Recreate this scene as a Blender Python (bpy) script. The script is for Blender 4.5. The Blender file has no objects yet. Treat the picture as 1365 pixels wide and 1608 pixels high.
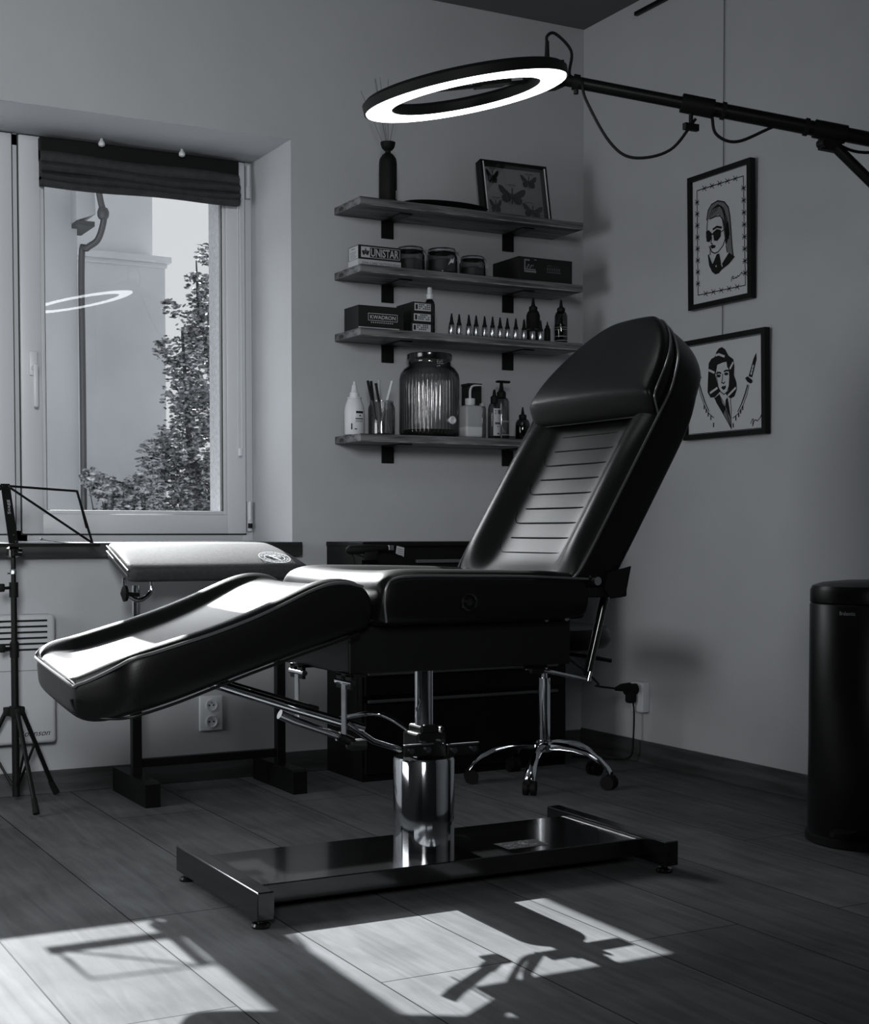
import bpy, bmesh, math, random
from mathutils import Vector as V, Matrix

random.seed(7)
S = bpy.context.scene
COL = S.collection

# ------------------------------------------------------------------ camera
cam_d = bpy.data.cameras.new('camera')
cam = bpy.data.objects.new('camera', cam_d)
COL.objects.link(cam)
S.camera = cam
cam.location = (0, 0, 1.0)
cam.rotation_euler = (math.radians(90 - 2.3108), 0, math.radians(-28.3575))
FOC, W, H = 2290.0, 1365.0, 1608.0          # focal length in pixels of the full frame
cam_d.sensor_fit = 'VERTICAL'
cam_d.sensor_height = 36.0
cam_d.lens = 36.0 * FOC / H
cam_d.shift_y = (926.95 - H / 2) / H
cam_d.clip_start = 0.05

# ------------------------------------------------------------------ world, sun, lamps, exposure
w = bpy.data.worlds.new('sky')
S.world = w
w.use_nodes = True
SUN = V((-.024, -1, -.50)).normalized()      # the way the sunlight travels
# hazy sky: pale at the horizon, a bright veil higher up on the sun's side, brightest round the sun
wn, wl = w.node_tree.nodes, w.node_tree.links
bg = wn['Background']
bg.inputs[0].default_value = (.965, .99, 1.02, 1)
def wmath(op, a, b=None, c=None):
    n = wn.new('ShaderNodeMath'); n.operation = op
    for k, v in enumerate((a, b, c)):
        if v is None: continue
        if isinstance(v, (int, float)): n.inputs[k].default_value = v
        else: wl.new(v, n.inputs[k])
    return n.outputs[0]
def wdot(vec):
    n = wn.new('ShaderNodeVectorMath'); n.operation = 'DOT_PRODUCT'; n.inputs[1].default_value = vec
    wl.new(wtc.outputs['Generated'], n.inputs[0]); return n.outputs['Value']
wtc = wn.new('ShaderNodeTexCoord')
glow = wmath('MULTIPLY', wmath('POWER', wmath('MAXIMUM', wdot(-SUN), 0), 120), 10.0)
mr = wn.new('ShaderNodeMapRange'); mr.interpolation_type = 'SMOOTHSTEP'
mr.inputs['From Min'].default_value = .27; mr.inputs['From Max'].default_value = .46
wl.new(wdot((0, 0, 1)), mr.inputs['Value'])
veil = wmath('MULTIPLY', wmath('MULTIPLY', wmath('POWER', wmath('MAXIMUM', wdot((-.1, .995, 0)), 0), 4), mr.outputs[0]), 34.0)
wl.new(wmath('ADD', wmath('ADD', glow, veil), .80), bg.inputs[1])

sun_d = bpy.data.lights.new('sun', 'SUN')
sun_d.energy = 27.0
sun_d.color = (.985, 1, 1.0)
sun_d.angle = math.radians(0.55)
sun = bpy.data.objects.new('sun', sun_d)
COL.objects.link(sun)
sun.rotation_euler = SUN.to_track_quat('-Z', 'Y').to_euler()
sun.location = (2, 14, 8)

# fill light from two added area lamps in unseen openings, left and behind the camera
def fill_lamp(name, loc, rot, sx, sy, power, spread):
    d = bpy.data.lights.new(name, 'AREA')
    d.shape = 'RECTANGLE'; d.size, d.size_y = sx, sy
    d.energy = power; d.spread = math.radians(spread); d.color = (.985, 1, 1.01)
    o = bpy.data.objects.new(name, d)
    COL.objects.link(o); o.location = loc; o.rotation_euler = rot
fill_lamp('side_fill_lamp', (-1.57, 4.4, 1.6), (0, math.radians(-90), 0), 1.5, 1.7, 27.0, 150)
fill_lamp('front_fill_lamp', (-.95, -1.67, 2.5), (math.radians(82), 0, math.radians(-6)), 1.1, 1.1, 46.0, 72)

S.view_settings.view_transform = 'Standard'
S.view_settings.look = 'None'
S.view_settings.exposure = 0.0
S.view_settings.gamma = 1.0
S.view_settings.use_curve_mapping = False
S.cycles.caustics_reflective = False
S.cycles.caustics_refractive = False
S.cycles.sample_clamp_indirect = 6.0
S.cycles.max_bounces = 10
S.cycles.diffuse_bounces = 5
S.cycles.transparent_max_bounces = 24

# ------------------------------------------------------------------ materials
TINT = (.968, .995, 1.035)
def g(v): return (v * TINT[0], v * TINT[1], v * TINT[2], 1)

def new_mat(name):
    m = bpy.data.materials.new(name)
    m.use_nodes = True
    nt = m.node_tree
    return m, nt, nt.nodes['Principled BSDF']

def mat(name, v, rough=.5, metal=0., spec=.5, coat=0., coat_r=.1, var=0., vscale=(30, 30, 30), bump=0., bscale=60., emit=0.):
    m, nt, p = new_mat(name)
    L = nt.links
    p.inputs['Base Color'].default_value = g(v)
    p.inputs['Roughness'].default_value = rough
    p.inputs['Metallic'].default_value = metal
    p.inputs['Specular IOR Level'].default_value = spec
    p.inputs['Coat Weight'].default_value = coat
    p.inputs['Coat Roughness'].default_value = coat_r
    if emit:
        p.inputs['Emission Color'].default_value = g(1)
        p.inputs['Emission Strength'].default_value = emit
    if var or bump:
        tc = nt.nodes.new('ShaderNodeTexCoord')
    if var:
        mp = nt.nodes.new('ShaderNodeMapping')
        mp.inputs['Scale'].default_value = vscale
        nz = nt.nodes.new('ShaderNodeTexNoise')
        nz.inputs['Detail'].default_value = 6
        nz.inputs['Scale'].default_value = 1
        rp = nt.nodes.new('ShaderNodeValToRGB')
        rp.color_ramp.elements[0].position = .3
        rp.color_ramp.elements[1].position = .7
        rp.color_ramp.elements[0].color = g(v * (1 - var))
        rp.color_ramp.elements[1].color = g(v * (1 + var))
        L.new(tc.outputs['Object'], mp.inputs[0])
        L.new(mp.outputs[0], nz.inputs['Vector'])
        L.new(nz.outputs[0], rp.inputs[0])
        L.new(rp.outputs[0], p.inputs['Base Color'])
    if bump:
        nb = nt.nodes.new('ShaderNodeTexNoise')
        nb.inputs['Scale'].default_value = bscale
        nb.inputs['Detail'].default_value = 5
        bp = nt.nodes.new('ShaderNodeBump')
        bp.inputs['Strength'].default_value = bump
        bp.inputs['Distance'].default_value = .004
        L.new(tc.outputs['Object'], nb.inputs['Vector'])
        L.new(nb.outputs[0], bp.inputs['Height'])
        L.new(bp.outputs[0], p.inputs['Normal'])
    return m

def glass(name, tint=.95, rough=0.0, f0=.045, edge=None):
    """clear sheet or vessel glass: see-through, with a reflection that grows and a tint that deepens towards grazing view"""
    m, nt, p = new_mat(name)
    nt.nodes.remove(p)
    out = nt.nodes['Material Output']
    tr = nt.nodes.new('ShaderNodeBsdfTransparent'); tr.inputs[0].default_value = (tint, tint, tint, 1)
    gl = nt.nodes.new('ShaderNodeBsdfGlossy'); gl.inputs['Roughness'].default_value = rough
    gl.inputs['Color'].default_value = (1, 1, 1, 1)
    lw = nt.nodes.new('ShaderNodeLayerWeight'); lw.inputs[0].default_value = .5
    pw = nt.nodes.new('ShaderNodeMath'); pw.operation = 'POWER'; pw.inputs[1].default_value = 5
    ml = nt.nodes.new('ShaderNodeMath'); ml.operation = 'MULTIPLY_ADD'
    ml.inputs[1].default_value = .9; ml.inputs[2].default_value = f0
    mx = nt.nodes.new('ShaderNodeMixShader')
    L = nt.links
    if edge is not None:
        rp = nt.nodes.new('ShaderNodeValToRGB')
        rp.color_ramp.elements[0].color = (tint, tint, tint, 1); rp.color_ramp.elements[1].color = (edge, edge, edge, 1)
        rp.color_ramp.elements[1].position = .75
        L.new(lw.outputs['Facing'], rp.inputs[0]); L.new(rp.outputs[0], tr.inputs[0])
    L.new(lw.outputs['Facing'], pw.inputs[0]); L.new(pw.outputs[0], ml.inputs[0])
    L.new(ml.outputs[0], mx.inputs[0]); L.new(tr.outputs[0], mx.inputs[1]); L.new(gl.outputs[0], mx.inputs[2])
    L.new(mx.outputs[0], out.inputs[0])
    return m

def emis(name, st):
    m, nt, p = new_mat(name)
    p.inputs['Base Color'].default_value = g(.8)
    p.inputs['Emission Color'].default_value = (.96, .985, 1.0, 1)
    p.inputs['Emission Strength'].default_value = st
    return m

def wood(name, dark, light, scale, rough=.5, bump=.15):
    """streaky stained timber; scale is small along the grain"""
    m, nt, p = new_mat(name)
    L = nt.links
    tc = nt.nodes.new('ShaderNodeTexCoord'); mp = nt.nodes.new('ShaderNodeMapping')
    mp.inputs['Scale'].default_value = scale
    nz = nt.nodes.new('ShaderNodeTexNoise'); nz.inputs['Scale'].default_value = 1; nz.inputs['Detail'].default_value = 8
    nz.inputs['Distortion'].default_value = .6
    rp = nt.nodes.new('ShaderNodeValToRGB')
    rp.color_ramp.elements[0].position = .36; rp.color_ramp.elements[1].position = .66
    rp.color_ramp.elements[0].color = g(dark); rp.color_ramp.elements[1].color = g(light)
    bp = nt.nodes.new('ShaderNodeBump'); bp.inputs['Strength'].default_value = bump; bp.inputs['Distance'].default_value = .003
    L.new(tc.outputs['Object'], mp.inputs[0]); L.new(mp.outputs[0], nz.inputs['Vector'])
    L.new(nz.outputs[0], rp.inputs[0]); L.new(rp.outputs[0], p.inputs['Base Color'])
    L.new(nz.outputs[0], bp.inputs['Height']); L.new(bp.outputs[0], p.inputs['Normal'])
    p.inputs['Roughness'].default_value = rough
    return m

def floor_material():
    m, nt, p = new_mat('laminate_planks')
    L = nt.links; N = nt.nodes.new
    tc = N('ShaderNodeTexCoord')
    mp = N('ShaderNodeMapping'); mp.inputs['Rotation'].default_value = (0, 0, math.radians(90)); mp.inputs['Location'].default_value = (.77, .276, 0)
    br = N('ShaderNodeTexBrick')
    br.inputs['Scale'].default_value = 1; br.inputs['Brick Width'].default_value = 2.1; br.inputs['Row Height'].default_value = .338
    br.inputs['Mortar Size'].default_value = .0022; br.inputs['Mortar Smooth'].default_value = .2; br.inputs['Bias'].default_value = 0
    br.offset = .37; br.offset_frequency = 2
    br.inputs['Color1'].default_value = g(.105); br.inputs['Color2'].default_value = g(.14); br.inputs['Mortar'].default_value = g(.02)
    m2 = N('ShaderNodeMapping'); m2.inputs['Scale'].default_value = (17, 1.6, 1)
    nz = N('ShaderNodeTexNoise'); nz.inputs['Scale'].default_value = 1.6; nz.inputs['Detail'].default_value = 9; nz.inputs['Distortion'].default_value = .9
    n2 = N('ShaderNodeTexNoise'); n2.inputs['Scale'].default_value = 3.3; n2.inputs['Detail'].default_value = 4
    rp = N('ShaderNodeValToRGB'); rp.color_ramp.elements[0].position = .3; rp.color_ramp.elements[1].position = .72
    rp.color_ramp.elements[0].color = (.78, .78, .78, 1); rp.color_ramp.elements[1].color = (1.17, 1.17, 1.17, 1)
    r2 = N('ShaderNodeValToRGB'); r2.color_ramp.elements[0].position = .35; r2.color_ramp.elements[1].position = .65
    r2.color_ramp.elements[0].color = (.84, .84, .84, 1); r2.color_ramp.elements[1].color = (1.12, 1.12, 1.12, 1)
    a = N('ShaderNodeMixRGB'); a.blend_type = 'MULTIPLY'; a.inputs[0].default_value = 1
    b = N('ShaderNodeMixRGB'); b.blend_type = 'MULTIPLY'; b.inputs[0].default_value = 1
    bp = N('ShaderNodeBump'); bp.inputs['Strength'].default_value = .12; bp.inputs['Distance'].default_value = .003
    L.new(tc.outputs['Object'], mp.inputs[0]); L.new(mp.outputs[0], br.inputs['Vector'])
    L.new(tc.outputs['Object'], m2.inputs[0]); L.new(m2.outputs[0], nz.inputs['Vector'])
    L.new(tc.outputs['Object'], n2.inputs['Vector'])
    L.new(nz.outputs[0], rp.inputs[0]); L.new(n2.outputs[0], r2.inputs[0])
    L.new(br.outputs['Color'], a.inputs[1]); L.new(rp.outputs[0], a.inputs[2])
    L.new(a.outputs[0], b.inputs[1]); L.new(r2.outputs[0], b.inputs[2])
    L.new(b.outputs[0], p.inputs['Base Color'])
    L.new(nz.outputs[0], bp.inputs['Height']); L.new(bp.outputs[0], p.inputs['Normal'])
    p.inputs['Roughness'].default_value = .62
    p.inputs['Specular IOR Level'].default_value = .012
    return m

M = {}
M['wall'] = mat('wall_paint', .46, .9, spec=.2, var=.035, vscale=(3, 3, 3), bump=.12, bscale=90)
M['dark_wall'] = mat('low_bounce_paint', .07, .9, spec=.2)  # unseen walls coloured dark to cut their bounce light
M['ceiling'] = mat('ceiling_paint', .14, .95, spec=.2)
M['floor'] = floor_material()
M['skirting'] = wood('dark_skirting_wood', .03, .075, (2.2, 2.2, 30), .5)
M['sill'] = wood('dark_sill_wood', .012, .05, (2.2, 14, 26), .45)
M['shelf'] = wood('stained_shelf_wood', .025, .24, (3, 22, 46), .55)
M['highlight'] = wood('pale_highlight_wood', .10, .42, (9, 60, 60), .6)  # pale tone for the highlight strips on the shelf edges
M['upvc'] = mat('white_window_plastic', .62, .38, spec=.45)
M['upvc_dark'] = mat('window_rubber_seal', .015, .6)
M['glass'] = glass('window_glass', .96)
M['thin_glass'] = glass('jar_glass', .80, .02, .06, .12)
M['clear_glass'] = glass('clear_jar_glass', .94, .02, .05, .45)
M['dark_glass'] = glass('brown_bottle_glass', .25, .05, .06)
M['clear_plastic'] = glass('clear_bottle_plastic', .74, .12, .06, .25)
M['fabric'] = mat('dark_blind_fabric', .045, .9, spec=.1, bump=.3, bscale=300, var=.15)
M['leather'] = mat('black_chair_leather', .005, .34, spec=.15, coat=.0, coat_r=.18, bump=.05, bscale=170)
M['leather2'] = mat('black_armrest_leather', .045, .62, spec=.2, bump=.2, bscale=240, var=.18, vscale=(60, 60, 60))
M['piping'] = mat('black_leather_piping', .06, .3, spec=.7, coat=.6, coat_r=.1)
M['stitch'] = mat('stitched_seam', .006, .7, spec=.1)
M['black'] = mat('black_painted_steel', .006, .42, spec=.2)
M['black_gloss'] = mat('black_gloss_enamel', .006, .16, spec=.5, coat=.4, coat_r=.08, bump=.015, bscale=30)
M['matte_black'] = mat('matte_black_plastic', .007, .6, spec=.15)
M['rubber'] = mat('black_rubber', .008, .8, spec=.2)
M['chrome'] = mat('chrome', .75, .07, metal=1)
M['steel'] = mat('brushed_steel', .5, .28, metal=1)
M['dull_steel'] = mat('grey_drawer_edge', .11, .45, metal=.3)
M['white'] = mat('white_plastic', .66, .4)
M['white2'] = mat('white_enamel_heater', .55, .4)
M['offwhite'] = mat('natural_plastic', .42, .45)
M['grey'] = mat('grey_label', .22, .6)
M['dgrey'] = mat('dark_grey_print', .06, .6)
M['ink'] = mat('black_print', .008, .7, spec=.2)
M['paper'] = mat('print_paper', .50, .8, spec=.2)
M['hairgrey'] = mat('grey_print_tone', .14, .8, spec=.2)
M['board'] = mat('specimen_backing', .24, .8, spec=.2)
M['card'] = mat('black_cardboard', .010, .6, spec=.3)
M['cardwhite'] = mat('white_cardboard', .5, .7)
M['led'] = emis('ring_light_diffuser', 6.0)
M['cabinet'] = mat('black_cabinet_lacquer', .006, .5, spec=.15)
M['silver_print'] = mat('silver_print', .5, .5)
M['bin'] = mat('black_bin_enamel', .007, .34, spec=.2)
M['reed'] = mat('diffuser_reed', .16, .7)
M['silverlabel'] = mat('silver_bottle_label', .5, .22, metal=1)
M['render_out'] = mat('rough_outer_render', .24, .95, spec=.1, var=.2, vscale=(60, 60, 60))
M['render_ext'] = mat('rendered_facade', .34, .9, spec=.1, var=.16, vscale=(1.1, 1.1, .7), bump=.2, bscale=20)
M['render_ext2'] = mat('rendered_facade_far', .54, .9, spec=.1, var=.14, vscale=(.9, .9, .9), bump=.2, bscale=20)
M['zinc'] = mat('weathered_zinc', .045, .5, metal=.2)
M['ground'] = mat('courtyard_gravel', .25, .95, var=.2)
M['bark'] = mat('tree_bark', .05, .9)

def leaf_material():
    m, nt, p = new_mat('tree_leaf')
    oi = nt.nodes.new('ShaderNodeTexCoord'); nz = nt.nodes.new('ShaderNodeTexNoise')
    nz.inputs['Scale'].default_value = 26
    rp = nt.nodes.new('ShaderNodeValToRGB')
    rp.color_ramp.elements[0].position = .38; rp.color_ramp.elements[1].position = .64
    rp.color_ramp.elements[0].color = g(.02); rp.color_ramp.elements[1].color = g(.42)
    nt.links.new(oi.outputs['Object'], nz.inputs['Vector']); nt.links.new(nz.outputs[0], rp.inputs[0])
    nt.links.new(rp.outputs[0], p.inputs['Base Color'])
    p.inputs['Roughness'].default_value = .45
    return m
M['leaf'] = leaf_material()

# ------------------------------------------------------------------ mesh helpers (all coordinates are world metres)
ORG = {}

def thing(name, label, cat, loc, group=None):
    o = bpy.data.objects.new(name, None)
    COL.objects.link(o)
    o.location = loc
    o.empty_display_size = .05
    ORG[o.name] = V(loc)
    o['label'] = label; o['category'] = cat
    if group: o['group'] = group
    return o

def structure_root(name, loc):
    o = bpy.data.objects.new(name, None)
    COL.objects.link(o); o.location = loc
    o['kind'] = 'structure'
    ORG[o.name] = V(loc)
    return o

def obj(name, bm, m, parent=None, loc=(0, 0, 0), smooth=False, angle=40, label=None, cat=None, group=None, kind=None, sub=0):
    me = bpy.data.meshes.new(name)
    off = ORG[parent.name] if parent else V(loc)
    bmesh.ops.translate(bm, verts=bm.verts, vec=-off)
    bmesh.ops.recalc_face_normals(bm, faces=bm.faces)
    bm.to_mesh(me); bm.free()
    o = bpy.data.objects.new(name, me)
    COL.objects.link(o)
    me.materials.append(m)
    if smooth:
        me.polygons.foreach_set('use_smooth', [True] * len(me.polygons))
        try: me.set_sharp_from_angle(angle=math.radians(angle))
        except Exception: pass
    if parent:
        o.parent = parent
        ORG[o.name] = off
    else:
        o.location = loc
        ORG[o.name] = V(loc)
    if sub:
        md = o.modifiers.new('smooth', 'SUBSURF'); md.levels = sub; md.render_levels = sub
    if label: o['label'] = label
    if cat: o['category'] = cat
    if group: o['group'] = group
    if kind: o['kind'] = kind
    return o

def B(): return bmesh.new()

def box(bm, lo, hi, bev=0., seg=2):
    lo, hi = V(lo), V(hi)
    r = bmesh.ops.create_cube(bm, size=1)
    vs = r['verts']
    c, d = (lo + hi) / 2, hi - lo
    for v in vs: v.co = V((v.co.x * d.x, v.co.y * d.y, v.co.z * d.z)) + c
    if bev:
        es = list({e for v in vs for e in v.link_edges})
        bmesh.ops.bevel(bm, geom=es, offset=bev, segments=seg, affect='EDGES', profile=.5)
    return bm

def frame_of(d):
    d = d.normalized()
    a = V((0, 0, 1)) if abs(d.z) < .9 else V((1, 0, 0))
    x = d.cross(a).normalized(); y = d.cross(x).normalized()
    return x, y

def cyl(bm, p0, p1, r0, r1=None, seg=20, caps=True):
    p0, p1 = V(p0), V(p1)
    r1 = r0 if r1 is None else r1
    x, y = frame_of(p1 - p0)
    ra = [[bm.verts.new(p + (x * math.cos(t) + y * math.sin(t)) * r) for t in (2 * math.pi * k / seg for k in range(seg))] for p, r in ((p0, r0), (p1, r1))]
    for k in range(seg):
        j = (k + 1) % seg
        bm.faces.new((ra[0][k], ra[0][j], ra[1][j], ra[1][k]))
    if caps:
        bm.faces.new(ra[0][::-1]); bm.faces.new(ra[1])
    return bm

def spline(pts, n=8, closed=False):
    P = [V(p) for p in pts]
    out = []
    N = len(P)
    rng = range(N) if closed else range(N - 1)
    for i in rng:
        p0 = P[(i - 1) % N] if closed or i > 0 else P[i] * 2 - P[i + 1]
        p1 = P[i]; p2 = P[(i + 1) % N]
        p3 = P[(i + 2) % N] if closed or i + 2 < N else P[i + 1] * 2 - P[i]
        for k in range(n):
            t = k / n
            out.append(.5 * ((2 * p1) + (p2 - p0) * t + (2 * p0 - 5 * p1 + 4 * p2 - p3) * t * t + (3 * p1 - p0 - 3 * p2 + p3) * t ** 3))
    if not closed: out.append(P[-1].copy())
    return out

def tube(bm, pts, r, seg=10, closed=False, n=0):
    if n:
        if isinstance(r, (list, tuple)): r = [r[i] + (r[i + 1] - r[i]) * k / n for i in range(len(r) - 1) for k in range(n)] + [r[-1]]
        pts = spline(pts, n, closed)
    P = [V(p) for p in pts]
    N = len(P)
    rings = []
    px = None
    for i, p in enumerate(P):
        a = P[(i - 1) % N] if closed or i > 0 else p
        b = P[(i + 1) % N] if closed or i + 1 < N else p
        d = (b - a).normalized()
        if px is None: x, y = frame_of(d)
        else:
            x = (px - d * px.dot(d)); x = x.normalized() if x.length > 1e-6 else frame_of(d)[0]
            y = d.cross(x)
        px = x
        rr = r[i] if isinstance(r, (list, tuple)) else r
        rings.append([bm.verts.new(p + (x * math.cos(t) + y * math.sin(t)) * rr) for t in (2 * math.pi * k / seg for k in range(seg))])
    for i in range(N if closed else N - 1):
        A, C = rings[i], rings[(i + 1) % N]
        for k in range(seg):
            j = (k + 1) % seg
            bm.faces.new((A[k], A[j], C[j], C[k]))
    if not closed:
        bm.faces.new(rings[0][::-1]); bm.faces.new(rings[-1])
    return bm

def lathe(bm, prof, c=(0, 0, 0), seg=32, axis=None):
    """prof: (radius, height) pairs from bottom to top"""
    c = V(c)
    rings = []
    for r, z in prof:
        if r < 1e-5: rings.append([bm.verts.new(c + V((0, 0, z)))])
        else: rings.append([bm.verts.new(c + V((r * math.cos(2 * math.pi * k / seg), r * math.sin(2 * math.pi * k / seg), z))) for k in range(seg)])
    for a, b in zip(rings, rings[1:]):
        for k in range(seg):
            j = (k + 1) % seg
            if len(a) == 1 and len(b) == 1: break
            if len(a) == 1: bm.faces.new((a[0], b[j], b[k]))
            elif len(b) == 1: bm.faces.new((a[k], a[j], b[0]))
            else: bm.faces.new((a[k], a[j], b[j], b[k]))
    if len(rings[0]) > 1: bm.faces.new(rings[0][::-1])
    if len(rings[-1]) > 1: bm.faces.new(rings[-1])
    return bm

def loft(bm, secs, caps=True):
    R = [[bm.verts.new(V(p)) for p in s] for s in secs]
    n = len(R[0])
    for a, b in zip(R, R[1:]):
        for k in range(n):
            j = (k + 1) % n
            bm.faces.new((a[k], a[j], b[j], b[k]))
    if caps:
        bm.faces.new(R[0][::-1]); bm.faces.new(R[-1])
    return bm

def prism(bm, pts, d):
    """extrude a planar outline by vector d"""
    d = V(d)
    a = [bm.verts.new(V(p)) for p in pts]; b = [bm.verts.new(V(p) + d) for p in pts]
    bm.faces.new(a[::-1]); bm.faces.new(b)
    for k in range(len(a)):
        j = (k + 1) % len(a)
        bm.faces.new((a[k], a[j], b[j], b[k]))
    return bm

class Sheet:
    """a flat surface: origin, right and up directions; puts thin printed shapes on it"""
    def __init__(s, o, x, y):
        s.o = V(o); s.x = V(x).normalized(); s.y = V(y).normalized(); s.n = s.x.cross(s.y).normalized()
    def p(s, u, v, h=0): return s.o + s.x * u + s.y * v + s.n * h
    def poly(s, bm, pts, h=.0006):
        f = bm.faces.new([bm.verts.new(s.p(u, v, h)) for u, v in pts])
        bmesh.ops.triangulate(bm, faces=[f])
    def rect(s, bm, u0, v0, u1, v1, h=.0006): s.poly(bm, [(u0, v0), (u1, v0), (u1, v1), (u0, v1)], h)
    def line(s, bm, pts, wd, h=.0008):
        for (a, b), (c, d) in zip(pts, pts[1:]):
            L = math.hypot(c - a, d - b) or 1e-6
            nx, ny = -(d - b) / L * wd / 2, (c - a) / L * wd / 2
            ex, ey = (c - a) / L * wd * .3, (d - b) / L * wd * .3
            s.poly(bm, [(a + nx - ex, b + ny - ey), (a - nx - ex, b - ny - ey), (c - nx + ex, d - ny + ey), (c + nx + ex, d + ny + ey)], h)
    def box_outline(s, bm, u0, v0, u1, v1, wd, h=.0007):
        s.line(bm, [(u0, v0), (u1, v0), (u1, v1), (u0, v1), (u0, v0)], wd, h)

def text(name, body, sheet, u0, v0, u1, v1, m, parent, h=.0009, shear=0., bold=0., keep=False):
    """real lettering fitted into a rectangle of a sheet"""
    cu = bpy.data.curves.new('lettering_curve', 'FONT')
    cu.body = body; cu.size = 1; cu.shear = shear; cu.offset = bold; cu.resolution_u = 3
    t = bpy.data.objects.new('lettering_curve', cu)
    COL.objects.link(t)
    bpy.context.view_layer.update()
    me = bpy.data.meshes.new_from_object(t.evaluated_get(bpy.context.evaluated_depsgraph_get()))
    bpy.data.objects.remove(t); bpy.data.curves.remove(cu)
    xs = [v.co.x for v in me.vertices]; ys = [v.co.y for v in me.vertices]
    ax, bx, ay, by = min(xs), max(xs), min(ys), max(ys)
    off = ORG[parent.name]
    for v in me.vertices:
        u = u0 + (v.co.x - ax) / (bx - ax) * (u1 - u0)
        vv = v0 + (v.co.y - ay) / (by - ay) * (v1 - v0)
        v.co = sheet.p(u, vv, h) - off
    me.materials.clear(); me.materials.append(m)
    o = bpy.data.objects.new(name, me)
    COL.objects.link(o)
    o.parent = parent; ORG[o.name] = off
    return o

def struct(name, bm, m, **k): return obj(name, bm, m, kind='structure', **k)

# ------------------------------------------------------------------ room shell
YB, XR, XL, YF, ZC = 5.577, 3.78, -1.6, -1.7, 3.27
YO = 6.36                                   # outer face of the window wall
WX0, WX1, WZ0, WZ1 = .315, 2.343, .957, 2.598

struct('floor', box(B(), (XL - .1, YF - .1, -.1), (XR + .1, YB, 0)), M['floor'])
struct('ceiling', box(B(), (XL - .1, YF - .1, ZC), (XR + .1, YB, ZC + .12)), M['ceiling'])
bm = B()
box(bm, (XL - .1, YB, -.3), (WX0, YO, ZC + .12))
box(bm, (WX1, YB, -.3), (XR + .1, YO, ZC + .12))
box(bm, (WX0, YB, WZ1), (WX1, YO, ZC + .12))
box(bm, (WX0, YB, -.3), (WX1, YO, WZ0 - .055))
# outer part of the reveals, narrower than the room side
struct('wall_back', bm, M['wall'])
bm = B()
box(bm, (WX1 - .075, 6.12, WZ0 - .055), (WX1, YO, WZ1)); box(bm, (WX0, 6.12, WZ0 - .055), (WX0 + .075, YO, WZ1)); box(bm, (WX0 + .075, 6.12, WZ1 - .06), (WX1 - .075, YO, WZ1))
struct('trim_2', bm, M['render_out'])
struct('wall_right', box(B(), (XR, YF, 0), (XR + .1, YB, ZC)), M['wall'])
bm = B()
# left wall with an opening added for the side fill lamp
box(bm, (XL - .1, YF, 0), (XL, 3.5, ZC)); box(bm, (XL - .1, 5.3, 0), (XL, YB, ZC))
box(bm, (XL - .1, 3.5, 0), (XL, 5.3, .8)); box(bm, (XL - .1, 3.5, 2.4), (XL, 5.3, ZC))
struct('wall_left', bm, M['dark_wall'])
bm = B()
box(bm, (XL - .1, YF - .1, 0), (-1.5, YF, ZC)); box(bm, (-.4, YF - .1, 0), (XR + .1, YF, ZC))  # opening added for the front fill lamp
box(bm, (-1.5, YF - .1, 0), (-.4, YF, 1.9)); box(bm, (-1.5, YF - .1, 3.1), (-.4, YF, ZC))
struct('wall_front', bm, M['dark_wall'])
struct('baseboard_back', box(B(), (XL, YB - .014, 0), (XR, YB, .088), .003), M['skirting'])
struct('baseboard_right', box(B(), (XR - .014, YF, 0), (XR, YB - .014, .097), .003), M['skirting'])
struct('trim_1', box(B(), (XR - .02, 1.2, 3.205), (XR, 5.17, 3.222), .003), M['black'])
# window sill board
bm = B(); box(bm, (WX0 - .03, 5.525, .902), (WX1 + .025, YB + .001, .957), .004)
box(bm, (WX0, YB, .902), (WX1, 6.02, .957))
struct('window_sill', bm, M['sill'])

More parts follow.
